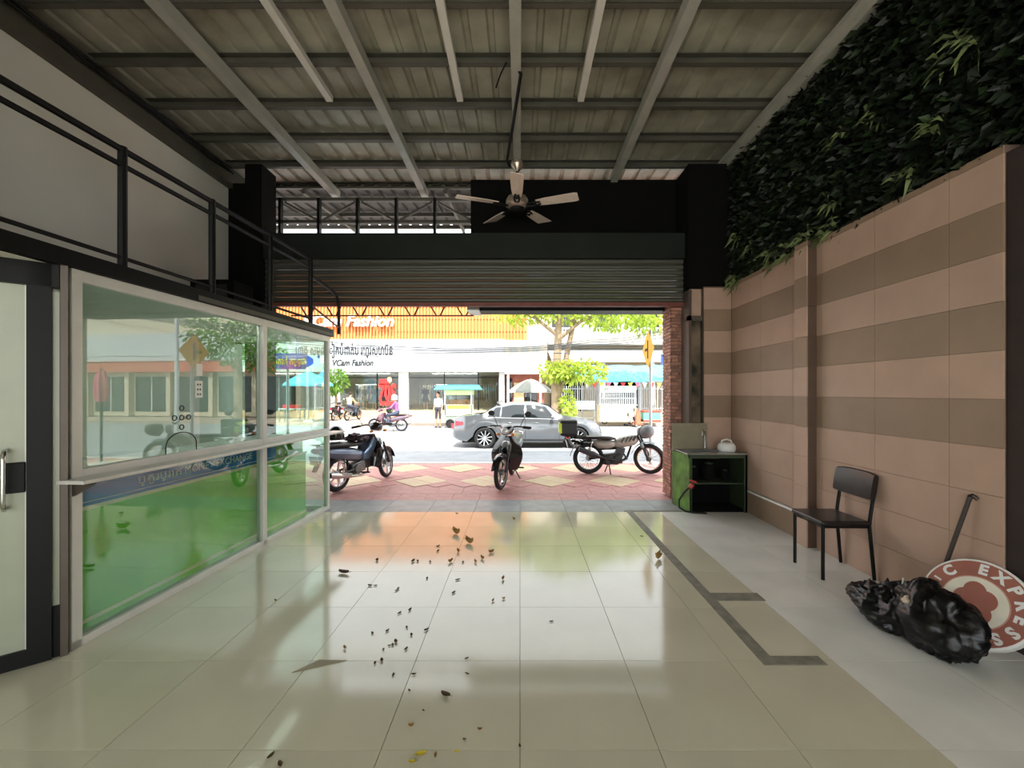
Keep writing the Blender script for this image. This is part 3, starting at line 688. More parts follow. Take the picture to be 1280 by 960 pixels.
# ---- fallen leaves
m_dry = mat('dry_leaf', (84, 62, 38), .7, var=.3, scale=40); m_dry2 = mat('dry_leaf_tan', (150, 116, 62), .7, var=.25, scale=40); m_dry3 = mat('yellow_leaf', (206, 184, 44), .6, var=.2, scale=40)
def leaf_mesh(m, curl):
    rows = []
    for i in range(6):
        t = i / 5; w = .5 * math.sin(math.pi * (t * .92 + .04)) ** .8
        rows.append([(t - .5, s * w * .55, .02 + curl * (abs(s) ** 1.5) * .5 + curl * .6 * (2 * t - 1) ** 2 * .6) for s in (-1, -.5, 0, .5, 1)])
    mb = MB().sheet(rows); mb.tube([(.5, 0, .02 + curl * .36), (.72, .03, .03 + curl * .5)], .02, 4); return mb.mesh('fallen_leaf', m, 60)
lm = [leaf_mesh(m_dry, .35), leaf_mesh(m_dry2, .8), leaf_mesh(m_dry3, .2)]
LV = [(538, 122, 2, 1), (580, 152, 2, 1), (178, 248, 2, 0), (1186, 202, 2.1, 1), (285, 207, 1, 0), (400, 210, 1.1, 0), (415, 210, .8, 0), (520, 212, 1, 1), (545, 180, 1, 1), (480, 162, .8, 0), (480, 177, .8, 0), (650, 182, 1, 1), (622, 202, 1, 1), (600, 213, .8, 1), (560, 213, .7, 0), (455, 212, .7, 0), (445, 265, .7, 0), (543, 270, .8, 0), (688, 268, .9, 1), (530, 311, .8, 0), (352, 298, .7, 0), (348, 304, .6, 0), (262, 288, .8, 0), (280, 288, .6, 0), (390, 366, .8, 0), (357, 376, .7, 0), (380, 422, .6, 0), (318, 433, .7, 0), (395, 446, .7, 0), (443, 430, .8, 0), (270, 440, .6, 0), (345, 468, .9, 0), (335, 478, .6, 0), (325, 480, .5, 0), (378, 491, .7, 0), (305, 493, .5, 0), (182, 490, .7, 1), (300, 528, .8, 0), (278, 537, .6, 0), (337, 574, .6, 0), (403, 572, .6, 0), (572, 522, .6, 0), (573, 571, .6, 0), (388, 624, .5, 0), (504, 640, 1.4, 0), (433, 688, .4, 0), (393, 738, .6, 1), (613, 750, .5, 1), (565, 780, .4, 0), (540, 818, .6, 2), (425, 828, 1.2, 2), (397, 852, .8, 2), (472, 836, .6, 1), (742, 802, .5, 0), (843, 403, .6, 0), (540, 57, .7, 0), (723, 76, .8, 1), (656, 337, .6, 1), (690, 330, .5, 1), (1132, 130, .6, 0), (-40, 335, .6, 0), (-25, 862, .9, 0), (-55, 835, .9, 0)]
LL = ['small dark brown dry leaf lying on the glossy floor tiles', 'curled tan dry leaf lying on the glossy floor tiles', 'yellow leaf scrap lying on the glossy floor tiles']
for x, y, s_, k in LV:
    p = G(360 + x * .3906, 620 + y * .3906); s_ *= .052 * (.55 + .11 * p.y)
    o = inst('fallen_leaf', lm[k], None, (p.x, p.y, .001), (0, 0, rnd.uniform(0, 6.28)), (s_, s_, s_)); tag(o, LL[k], 'leaf', ['brown leaves on the floor', 'tan leaves on the floor', 'yellow leaves on the floor'][k])
p = G(398, 833); sh = thing('tile_shard', 'triangular broken tile flake lying flat on the floor tiles', 'scrap', (p.x, p.y, .0015))
MB().prism([(-.12, -.055), (.14, .05), (-.02, .055)], .002).build('sheet', mat('scrap_tan', (150, 142, 118), .6), sh)  # thin triangle laid over the tiles as a broken tile flake
# ============================================================ VEHICLES
def wheel(parent, name, c, rad, w, steerM=None, spokes=18, rimm=None, cast=False, tyre=None):
    t = MB(steerM); t.torus(c, (0, 1, 0), rad - w * .5, w * .5, 30, 8, flat=1.0)
    wo_ = t.build(name, tyre or m_rubber, parent, True)
    t = MB(steerM); t.torus(c, (0, 1, 0), rad - w * 1.05, w * .22, 28, 6, flat=1.9); t.build('rim', rimm or m_chrome, wo_, True)
    t = MB(steerM); C = Vector(c)
    if cast:
        for k in range(5):
            a = 2 * math.pi * k / 5
            for d in (-.09, .09): t.bar(C + Vector((math.cos(a) * .04, 0, math.sin(a) * .04)), C + Vector((math.cos(a + d) * (rad - w), 0, math.sin(a + d) * (rad - w))), .022, .02, (0, 1, 0))
    else:
        for k in range(spokes):
            a = 2 * math.pi * k / spokes; s_ = 1 if k % 2 else -1
            t.tube([C + Vector((math.cos(a + .5 * s_) * .035, s_ * .02, math.sin(a + .5 * s_) * .035)), C + Vector((math.cos(a) * (rad - w), 0, math.sin(a) * (rad - w)))], .0028, 4, cap=False)
    t.build('spokes', rimm or m_chrome, wo_)
    t = MB(steerM); t.cyl(C + Vector((0, -.045, 0)), C + Vector((0, .045, 0)), .05); t.build('hub', m_engine, wo_, True)
    return wo_
def ring_at(x, zc, ry, rz, n=14, p=.75):
    rg = []
    for a in range(n):
        t = 2 * math.pi * a / n; c_, s_ = math.cos(t), math.sin(t)
        rg.append((x, math.copysign(abs(c_) ** p, c_) * ry, zc + math.copysign(abs(s_) ** p, s_) * rz))
    return rg
def steer_matrix(ang, head=Vector((.99, 0, .8)), axis=Vector((-.45, 0, 1)).normalized()):
    return Matrix.Translation(head) @ Matrix.Rotation(ang, 4, axis) @ Matrix.Translation(-head)

def scooter(label, loc, heading, steer, body, accent, lean=0, sc=1.0, seatm=None, cast=True, cowl=None):
    """step-through motorbike; local x forward, rear wheel touches the ground at the origin"""
    t = thing('scooter', label, 'motorbike', loc, (R(lean), 0, heading), None, sc)
    SM = steer_matrix(steer); RD = .285
    wheel(t, 'rear_wheel', (0, 0, RD), RD, .085, None, cast=cast); wheel(t, 'front_wheel', (1.22, 0, RD), RD, .072, SM, cast=cast)
    # tail and side body
    sec = [(-.42, .70, .035, .03), (-.30, .665, .10, .07), (-.1, .62, .135, .10), (.15, .58, .145, .12), (.38, .54, .13, .11), (.52, .52, .09, .08)]
    MB().loft([ring_at(x, z, a, b_) for x, z, a, b_ in sec]).build('side_cowl', cowl or body, t, True)
    for s in (-1, 1): MB().loft([[(x, s * (w + .012), z + dz) for dz in (-.022, .022)] + [(x, s * (w - .02), z + dz) for dz in (.022, -.022)] for x, z, w in ((-.38, .69, .06), (-.1, .645, .136), (.2, .60, .146), (.42, .57, .115))]).build('side_stripe', accent, t, True)
    sec = [(-.34, .745, .09, .03), (-.2, .755, .125, .045), (.05, .745, .13, .045), (.18, .73, .125, .045), (.32, .72, .12, .045), (.48, .715, .09, .035), (.54, .70, .05, .02)]
    MB().loft([ring_at(x, z, a, b_) for x, z, a, b_ in sec]).build('seat', seatm or m_vinyl, t, True)
    MB().tube([(-.30, -.1, .76), (-.45, -.09, .79), (-.50, 0, .80), (-.45, .09, .79), (-.30, .1, .76)], .011, 6).build('grab_rail', m_chrome, t, True)
    tl = MB().ell((-.435, 0, .70), (.04, .085, .045)).build('tail_light', m_redlamp, t, True)
    MB().obox((-.46, 0, .56), (.012, .16, .14), (0, R(-18), 0)).build('number_plate', m_white, t)
    MB().loft([[(-.33 - .12 * u, -.05, .60 - .2 * u), (-.33 - .12 * u, .05, .60 - .2 * u), (-.34 - .12 * u, .05, .59 - .2 * u), (-.34 - .12 * u, -.05, .59 - .2 * u)] for u in (0, .5, 1)]).build('rear_mudguard', m_bplast, t)
    # step-through spine and leg shield
    MB().loft([ring_at(.50, .50, .07, .07), ring_at(.66, .46, .06, .07), ring_at(.80, .55, .06, .08), ring_at(.90, .72, .05, .10)]).build('spine', accent, t, True)
    rows = []
    for i in range(9):
        v = i / 8; z = .26 + .58 * v; xx = .99 - .10 * v - .10 * (1 - v) ** 2
        wd = .20 + .08 * math.sin(math.pi * min(1, v * 1.1)) - .08 * v ** 3
        rows.append([(xx - .13 * (abs(u) ** 1.6), u * wd, z) for u in (-1, -.8, -.5, -.2, 0, .2, .5, .8, 1)])
    ls = MB().sheet(rows).sheet([[(a - .018, b_, c) for a, b_, c in r][::-1] for r in rows]); ls.build('leg_shield', body, t, True)
    MB().loft([ring_at(.88, .60, .09, .17), ring_at(.98, .62, .085, .16), ring_at(1.04, .66, .05, .1)]).build('front_cowl', body, t, True)
    # engine, exhaust, stands, pegs
    MB().obox((.40, 0, .33), (.30, .2, .18), (0, R(-8), 0)).obox((.60, 0, .36), (.18, .14, .12), (0, R(-12), 0)).cyl((.36, -.13, .31), (.36, -.09, .31), .085).cyl((.36, .09, .31), (.36, .14, .31), .09).build('engine', m_engine, t, True, bevel=.012)
    for k in range(5): MB().obox((.54 + k * .032, 0, .36), (.008, .18, .15), (0, R(-12), 0)).build('cooling_fin', m_engine, t)
    ex = MB().tube([(.66, -.05, .30), (.60, -.10, .22), (.40, -.14, .20), (.15, -.155, .235), (-.02, -.16, .27), (-.34, -.17, .33)], [.016, .017, .02, .03, .045, .048], 12).build('exhaust', m_chrome, t, True)
    MB().cyl((-.335, -.17, .329), (-.36, -.17, .334), .034).build('exhaust_tip', m_black, ex, True); MB().obox((0, -.20, .285), (.22, .012, .05), (0, R(12), 0)).build('heat_guard', m_steel, ex, bevel=.004)
    for s in (-1, 1):
        sa = MB().tube([(-.02, s * .1, RD), (.38, s * .1, .33)], .02, 6).build('swing_arm', m_bplast, t, True)
        MB().tube([(-.02, s * .125, RD + .02), (.06, s * .12, .60)], .011, 6).torus((.02, s * .122, .45), (.17, 0, 1), .024, .006, 10, 5).torus((.012, s * .122, .41), (.17, 0, 1), .024, .006, 10, 5).torus((.026, s * .122, .49), (.17, 0, 1), .024, .006, 10, 5).build('shock_absorber', m_chrome, t, True)
        MB().cyl((.44, s * .1, .24), (.44, s * .27, .25), .014).build('foot_peg', m_rubber, t, True)
    MB().tube([(.38, .1, .2), (.30, .2, .02), (.25, .24, .005)], .011, 6).build('side_stand', m_black, t, True)
    # steering group
    for s in (-1, 1): MB(SM).tube([(1.22, s * .075, RD), (1.04, s * .075, .68)], [.024, .018], 8).build('fork_leg', m_bplast, t, True)
    arcpts = []
    rows = [[(1.22 + (RD + .03) * math.cos(a), y, RD + (RD + .03) * math.sin(a) - abs(y) * .35) for y in (-.06, -.03, 0, .03, .06)] for a in (R(15 + i * 14) for i in range(11))]
    MB(SM).sheet(rows).sheet([[(x, y, z - .006) for x, y, z in r][::-1] for r in rows]).build('front_mudguard', body, t, True)
    MB(SM).loft([ring_at(.84, .95, .05, .04), ring_at(.90, .97, .11, .075), ring_at(.98, .96, .115, .085), ring_at(1.06, .93, .07, .06)]).build('handlebar_cowl', body, t, True)
    MB(SM).ell((1.055, 0, .935), (.035, .075, .055)).build('headlight', m_lamp, t, True)
    for s in (-1, 1):
        MB(SM).tube([(.92, 0, .99), (.90, s * .16, 1.01), (.80, s * .34, .99)], .013, 8).build('handlebar', m_bplast, t, True)
        MB(SM).tube([(.845, s * .25, 1.0), (.78, s * .37, .985)], .02, 8).build('grip', m_rubber, t, True)
        MB(SM).tube([(.90, s * .25, .985), (.90, s * .38, .97)], .006, 5).build('brake_lever', m_chrome, t, True)
        ms = MB(SM).tube([(.87, s * .2, 1.0), (.87, s * .25, 1.12), (.85, s * .30, 1.19)], .006, 6).build('mirror_stem', m_black, t, True)
        MB(SM).ell((.845, s * .33, 1.22), (.014, .062, .045)).build('mirror', m_bplast, ms, True); MB(SM).ell((.834, s * .33, 1.22), (.006, .052, .037)).build('mirror_glass', m_chrome, ms, True)
        MB(SM).ell((1.03, s * .13, .88), (.04, .035, .025)).build('indicator', m_amber, t, True)
    MB(SM).tube([(1.19, -.06, .42), (1.10, -.07, .52), (1.0, -.04, .7)], .006, 5).build('brake_hose', m_black, t, True)
    MB(SM).cyl((1.22, -.05, RD), (1.22, -.056, RD), .10, None, 22).build('brake_disc', m_steel, t, True)
    return t

m_rider = mat('plum_paint', (120, 84, 96), .3, var=.1, coat=.5)
m_blueacc = mat('blue_accent', (150, 170, 200), .25, var=.1, metal=.4)
m_greyacc = mat('grey_accent', (120, 130, 140), .3, var=.1, metal=.3)
scooter('black step-through motorbike with chrome exhaust parked beside the glass booth', (-2.90, 6.62, ZP), R(71), R(14), m_bpaint, m_blueacc, lean=0, seatm=mat('seat_dark', (40, 34, 38), .5), cowl=mat('steel_blue_cowl', (92, 102, 122), .25, metal=.3, coat=.5))
scooter('black motorbike parked head-on facing into the shop', (-.16, 7.98, ZP), R(-98), R(-10), m_bpaint, m_greyacc, lean=-5)

# helmet and jacket left on the first scooter
def helmet(name, label, loc, rot, m, sc=1.0):
    h = thing(name, label, 'helmet', loc, rot, None, sc)
    MB().lathe([(.115, 0), (.128, .03), (.132, .10), (.118, .17), (.08, .222), (.02, .245)], 20).build('shell', m, h, True)
    MB().ringlathe([(.118, -.004), (.133, -.004), (.133, .014), (.118, .014)], 20).build('rim', m_bplast, h, True)
    MB().sheet([[(.112 + .01 * i, y * (1 - .1 * i), .10 - .05 * i) for y in (-.09, -.04, 0, .04, .09)] for i in range(3)]).build('visor', m_carglass, h, True)
    MB().torus((0, 0, -.02), (1, 0, 0), .09, .006, 14, 5, math.pi, 2 * math.pi).build('strap', m_black, h, True); return h
helmet('helmet', 'black helmet on the seat of the motorbike beside the booth', (-2.92, 6.62, .80), (0, 0, R(70)), m_bpaint, .9)
jk = thing('folded_jacket', 'dark maroon jacket folded over the motorbike seat beside the booth', 'jacket', (-2.76, 6.98, .735))
m_jack = mat('jacket_cloth', (66, 40, 46), .8, var=.4, scale=18, sub=(30, 24, 28))
blob(MB(), (0, 0, .05), (.14, .17, .06), .5, 5.0, 26, 16, .012).build('cloth', m_jack, jk, 60); blob(MB(), (.05, .16, .03), (.09, .10, .05), .5, 2.4, 22, 12, -.03).build('sleeve', m_jack, jk, 60)

# ---- grey trail motorbike with delivery box (heads +X)
m_sand = mat('sand_paint', (150, 142, 132), .35, var=.06, coat=.4)
mk = thing('trail_motorbike', 'grey motorbike with delivery box parked side-on before the road sign', 'motorbike', (1.33, 8.10, ZP), (R(-3), 0, R(-3)))
SM = steer_matrix(R(-26), Vector((.92, 0, .8)), Vector((-.42, 0, 1)).normalized())
wheel(mk, 'rear_wheel', (0, 0, .30), .30, .09, None, 24); wheel(mk, 'front_wheel', (1.16, 0, .30), .30, .08, SM, 24)
MB().loft([ring_at(x, z, a, b_) for x, z, a, b_ in ((.10, .60, .07, .05), (.18, .575, .115, .085), (.35, .565, .12, .09), (.46, .575, .11, .07), (.52, .60, .07, .04))]).build('side_cover', m_sand, mk, True)
MB().loft([ring_at(x, z, a, b_) for x, z, a, b_ in ((.46, .57, .07, .05), (.58, .60, .12, .10), (.74, .635, .13, .11), (.88, .66, .11, .10), (.95, .68, .06, .06))]).build('tank_shroud', m_sand, mk, True)
for i in range(4): MB().obox((.64 + i * .075, 0, .66 + i * .012), (.018, .262, .12), (0, R(28), 0)).build('shroud_slot', m_bplast, mk)
MB().loft([ring_at(x, z, a, b_) for x, z, a, b_ in ((-.30, .70, .08, .025), (-.1, .70, .12, .035), (.2, .70, .125, .04), (.42, .69, .115, .04), (.52, .68, .06, .02))]).build('seat', m_vinyl, mk, True)
MB().tube([(.88, 0, .72), (.55, 0, .50), (.20, 0, .48), (-.32, 0, .64)], .028, 8).tube([(.86, 0, .66), (.74, 0, .32), (.55, 0, .2), (.28, 0, .2), (.2, 0, .48)], .022, 8).build('frame', m_black, mk, True)
MB().obox((.46, 0, .30), (.34, .22, .2), (0, R(-6), 0)).obox((.60, 0, .43), (.15, .16, .2), (0, R(18), 0)).cyl((.38, -.14, .28), (.38, -.09, .28), .09).cyl((.54, -.14, .31), (.54, -.09, .31), .07).build('engine', m_bplast, mk, True, bevel=.012)
for k in range(6): MB().obox((.585 + k * .006, 0, .36 + k * .03), (.18, .2, .008), (0, R(18), 0)).build('cooling_fin', m_engine, mk)
ex = MB().tube([(.66, -.05, .40), (.72, -.10, .30), (.60, -.14, .26), (.35, -.15, .30), (.15, -.16, .36)], .02, 10).tube([(.2, -.165, .34), (.06, -.17, .39), (-.2, -.18, .49)], [.035, .058, .05], 12).build('exhaust', m_bpaint, mk, True)
MB().obox((-.05, -.225, .435), (.3, .012, .06), (0, R(22), 0)).build('heat_guard', m_bplast, ex, bevel=.005)
for s in (-1, 1):
    MB().tube([(0, s * .1, .30), (.3, s * .09, .34)], .022, 8).build('swing_arm', m_black, mk, True); MB().tube([(-.02, s * .12, .33), (.06, s * .12, .64)], .012, 6).torus((.02, s * .12, .48), (.2, 0, 1), .026, .008, 10, 5).build('shock_absorber', m_steel, mk, True)
    MB(SM).tube([(1.16, s * .08, .30), (.96, s * .08, .78)], [.026, .02], 8).build('fork_leg', m_bplast, mk, True)
    MB(SM).tube([(1.06, s * .082, .53), (1.02, s * .082, .62)], .032, 10).build('fork_boot', mat('grey_boot', (130, 144, 148), .5), mk, True)
    MB(SM).tube([(.90, 0, .93), (.87, s * .14, .97), (.80, s * .38, 1.02)], .012, 8).build('handlebar', m_black, mk, True); MB(SM).tube([(.82, s * .28, 1.0), (.79, s * .40, 1.025)], .02, 8).build('grip', m_rubber, mk, True)
    ms = MB(SM).tube([(.86, s * .22, 1.0), (.85, s * .23, 1.1), (.84, s * .26, 1.17)], .006, 6).build('mirror_stem', m_black, mk, True); MB(SM).ell((.83, s * .28, 1.2), (.012, .05, .045)).build('mirror', m_bplast, ms, True)
    MB().cyl((.42, s * .1, .24), (.42, s * .24, .24), .014).build('foot_peg', m_rubber, mk, True)
rows = [[(1.16 + .345 * math.cos(a), y, .30 + .345 * math.sin(a) - abs(y) * .3) for y in (-.06, 0, .06)] for a in (R(70 + i * 12) for i in range(9))]
MB(SM).sheet(rows).sheet([[(x, y, z - .006) for x, y, z in r][::-1] for r in rows]).build('front_mudguard', mat('grey_boot', (130, 144, 148)), mk, True)
rows = [[(.36 * math.cos(a), y, .30 + .36 * math.sin(a) - abs(y) * .3) for y in (-.065, 0, .065)] for a in (R(75 + i * 12) for i in range(9))]
MB().sheet(rows).sheet([[(x, y, z - .006) for x, y, z in r][::-1] for r in rows]).build('rear_mudguard', m_bplast, mk, True)
MB(SM).lathe([(.02, -.06), (.08, -.05), (.095, 0), (.09, .03)], 18, Matrix.Translation((1.0, 0, .84)) @ Euler((0, R(90), 0)).to_matrix().to_4x4()).build('headlight', m_lamp, mk, True)
MB().tube([(.40, .1, .2), (.34, .22, 0)], .012, 6).tube([(.38, -.08, .2), (.40, -.16, .01)], .012, 6).build('stand', m_black, mk, True)
MB().obox((-.42, 0, .58), (.012, .18, .15), (0, R(-15), 0)).build('number_plate', m_white, mk); MB().ell((-.40, 0, .70), (.04, .07, .035)).build('tail_light', m_redlamp, mk, True)
MB().tube([(-.05, -.12, .73), (-.48, -.12, .73), (-.48, .12, .73), (-.05, .12, .73)], .01, 6).build('rear_rack', m_black, mk, True)
dbx = thing('delivery_box', 'black delivery box with yellow reflective edge on the grey motorbike', 'box', (1.33 - .40, 8.12, ZP + .745), (0, 0, R(-3)))
MB().box(-.15, .17, -.17, .17, 0, .30).build('shell', m_bplast, dbx, bevel=.02, seg=3); MB().box(-.157, .177, -.177, .177, .245, .262).build('lid_rim', m_black, dbx, bevel=.006)
MB().box(-.165, -.125, -.176, -.168, .05, .24).box(-.172, -.15, -.15, .15, .05, .24).build('reflective_strip', mat('hivis', (214, 236, 60), .4), dbx)
MB().box(-.13, .15, -.178, -.17, .01, .05).build('lower_band', m_black, dbx)
helmet('helmet', 'grey helmet hanging from the handlebar of the trail motorbike', (1.33 + 1.02, 7.86, .80), (R(80), 0, R(10)), mat('grey_shell', (120, 124, 126), .35), .95)

# ---- silver sedan
def lerp_tab(tab, x):
    if x <= tab[0][0]: return tab[0][1]
    for (a, b_), (c, d) in zip(tab[:-1], tab[1:]):
        if x <= c:
            u = (x - a) / (c - a); u = u * u * (3 - 2 * u); return b_ + (d - b_) * u
    return tab[-1][1]
CW = .905; WR = .325; XR, XF = 1.02, 3.92; CL = 4.72
T_top = [(0, .62), (.04, .88), (.12, .985), (.30, 1.02), (.80, 1.06), (1.45, 1.36), (1.95, 1.455), (2.5, 1.45), (2.85, 1.40), (3.55, 1.02), (4.1, .93), (4.5, .82), (4.66, .68), (CL, .5)]
T_belt = [(0, .60), (.06, .80), (.3, .92), (1.0, .965), (2.0, .93), (3.4, .90), (4.1, .84), (4.55, .74), (CL, .48)]
T_w = [(0, .70), (.08, .80), (.4, .875), (1.0, CW), (3.6, CW), (4.2, .87), (4.55, .79), (CL, .62)]
T_bot = [(0, .34), (.25, .24), (.6, .20), (4.2, .20), (4.5, .22), (CL, .30)]
def zbot(x):
    z = lerp_tab(T_bot, x)
    for c in (XR, XF):
        d = abs(x - c)
        if d < WR + .055: z = max(z, WR - .005 + math.sqrt((WR + .055) ** 2 - d * d))
    return z
def car_half(x):
    w, zb, be, tp = lerp_tab(T_w, x), zbot(x), lerp_tab(T_belt, x), lerp_tab(T_top, x)
    tp = max(tp, be + .004); g = max(0, min(1, (tp - be - .10) / .2)); g = g * g * (3 - 2 * g)
    wt = w * (.955 * (1 - g) + .70 * g); wm = w * (.62 * (1 - g) + .50 * g)
    zb2 = min(zb + .02, be - .05)
    return [(w * .96, zb), (w * 1.0, zb2 + (be - zb2) * .28), (w * 1.005, zb2 + (be - zb2) * .62), (w * .985, zb2 + (be - zb2) * .80), (w * .965, be),
            (w * .965 + (wt - w * .965) * .5, be + (tp - .03 - be) * .5 + .015 * g), (wt, tp - .03 * g - .012), (wm, tp - .002), (0, tp)]
xs = sorted(set([0, .02, .05, .09, .15, .22, .32, .45] + [XR + d for d in (-.375, -.34, -.28, -.2, -.1, 0, .1, .2, .28, .34, .375)] + [1.55, 1.75, 1.95, 2.2, 2.5, 2.7, 2.85, 3.0, 3.15, 3.3, 3.45] + [XF + d for d in (-.375, -.34, -.28, -.2, -.1, 0, .1, .2, .28, .34, .375)] + [4.4, 4.5, 4.6, 4.67, CL]))
car = thing('sedan_car', 'silver four door sedan on the street behind the parked motorbikes', 'car', (-2.12, 13.90, -.2))
rings = []
for x in xs:
    h = car_half(x); rings.append([(x, -y, z) for y, z in h] + [(x, y, z) for y, z in h[-2::-1]])
MB().loft(rings).build('body', m_silver, car, 50)
MB().box(.3, 4.4, -.78, .78, .18, .42).build('underbody', m_black2, car)
def side_pt(x, t, s, off=.006):
    h = car_half(x); a, m_, b_ = h[4], h[5], h[6]
    if t < .5: u = t * 2; y, z = a[0] + (m_[0] - a[0]) * u, a[1] + (m_[1] - a[1]) * u
    else: u = t * 2 - 1; y, z = m_[0] + (b_[0] - m_[0]) * u, m_[1] + (b_[1] - m_[1]) * u
    return (x, s * (y + off), z + off * .4)
for s in (-1, 1):
    for nm, lo, hi in (('rear_quarter_window', (1.02, 1.48), (1.40, 1.52)), ('rear_door_window', (1.53, 2.25), (1.56, 2.26)), ('front_door_window', (2.31, 3.30), (2.32, 2.86))):
        rows = []
        for i in range(6):
            t = .07 + .80 * i / 5; x0 = lo[0] + (hi[0] - lo[0]) * t; x1 = lo[1] + (hi[1] - lo[1]) * t
            rows.append([side_pt(x0 + (x1 - x0) * j / 8, t, s) for j in range(9)])
        MB().sheet(rows).build(nm, m_carglass, car, True)
    MB().tube([side_pt(x, .03, s, .008) for x in (1.0, 1.3, 1.7, 2.1, 2.6, 3.0, 3.3)], .008, 5).build('belt_trim', m_chrome, car, True)
    for x0 in (1.50, 2.285, 3.34):
        h = [car_half(x0 + (0.02 if x0 > 3 else 0))]
        MB().tube([(x0, s * (y + .003), z) for y, z in h[0][0:5]], .004, 4).build('door_gap', m_black, car, True)
    for x0 in (1.78, 2.62):
        y = car_half(x0)[3][0]; MB().obox((x0, s * (y + .012), .80), (.17, .022, .026)).build('door_handle', m_silver, car, True, bevel=.008)
    mr_ = MB().ell((3.12, s * (CW + .10), .985), (.06, .10, .06)).build('wing_mirror', m_silver, car, True); MB().bar((3.14, s * (CW - .05), .94), (3.13, s * (CW + .04), .96), .03, .03).build('mirror_arm', m_silver, mr_)
    MB().loft([[(.035, s * .50, .72), (.035, s * .50, .86), (.05, s * .5, .86), (.05, s * .5, .72)], [(.075, s * .80, .70), (.09, s * .79, .86), (.12, s * .77, .86), (.12, s * .77, .72)], [(.34, s * .885, .74), (.32, s * .875, .84), (.32, s * .85, .84), (.34, s * .85, .74)]]).build('tail_light', m_redlamp, car, True)
    MB().loft([[(4.20, s * .86, .70), (4.22, s * .85, .80), (4.22, s * .80, .80), (4.2, s * .80, .7)], [(4.50, s * .80, .62), (4.50, s * .78, .76), (4.45, s * .72, .76), (4.45, s * .72, .62)], [(4.66, s * .56, .58), (4.64, s * .56, .68), (4.56, s * .5, .68), (4.58, s * .5, .58)]]).build('headlight', m_lamp, car, True)
    MB().bar((1.42, s * .90, .265), (3.52, s * .90, .265), .02, .05).build('sill_trim', m_bplast, car)
for nm, x0, x1 in (('rear_window', .84, 1.50), ('windscreen', 2.80, 3.50)):
    rows = []
    for i in range(8):
        x = x0 + (x1 - x0) * i / 7; h = car_half(x); wt, zt_ = h[7]
        w_ = h[6][0] * .90; rows.append([(x, y * w_, zt_ + .008 - .012 * y * y) for y in (-1, -.6, -.2, .2, .6, 1)])
    MB().sheet(rows).build(nm, m_carglass, car, True)
MB().bar((1.35, 0, 1.40), (1.55, 0, 1.47), .03, .05).build('roof_antenna', m_silver, car, bevel=.01)
MB().obox((.005, 0, .72), (.012, .5, .12)).build('number_plate', m_white, car)
m_alloy = mat('alloy', (205, 208, 210), .25, metal=.8, var=.04)
for x in (XR, XF):
    for s in (-1, 1):
        yc = s * .79
        w_ = MB().ringlathe([(WR - .09, -.10), (WR - .03, -.11), (WR, -.08), (WR, .08), (WR - .03, .11), (WR - .09, .10)], 36, Matrix.Translation((x, yc, WR)) @ Euler((R(90), 0, 0)).to_matrix().to_4x4()).build('wheel', m_rubber, car, True)
        MB().torus((x, yc + s * .075, WR), (0, 1, 0), WR - .085, .014, 32, 6).build('rim', m_alloy, w_, True)
        MB().cyl((x, yc, WR), (x, yc + s * .03, WR), WR - .1, None, 28).build('brake_backing', m_black2, w_, True)
        sp_ = MB()
        for k in range(10):
            a = 2 * math.pi * k / 10 + .2
            sp_.bar((x + .05 * math.cos(a), yc + s * .07, WR + .05 * math.sin(a)), (x + (WR - .09) * math.cos(a), yc + s * .085, WR + (WR - .09) * math.sin(a)), .034, .02, (0, 1, 0))
        sp_.cyl((x, yc + s * .05, WR), (x, yc + s * .09, WR), .055); sp_.build('spokes', m_alloy, w_, True)
    MB().box(x - .37, x + .37, -.66, .66, .20, .72).build('wheel_well', m_black2, car)

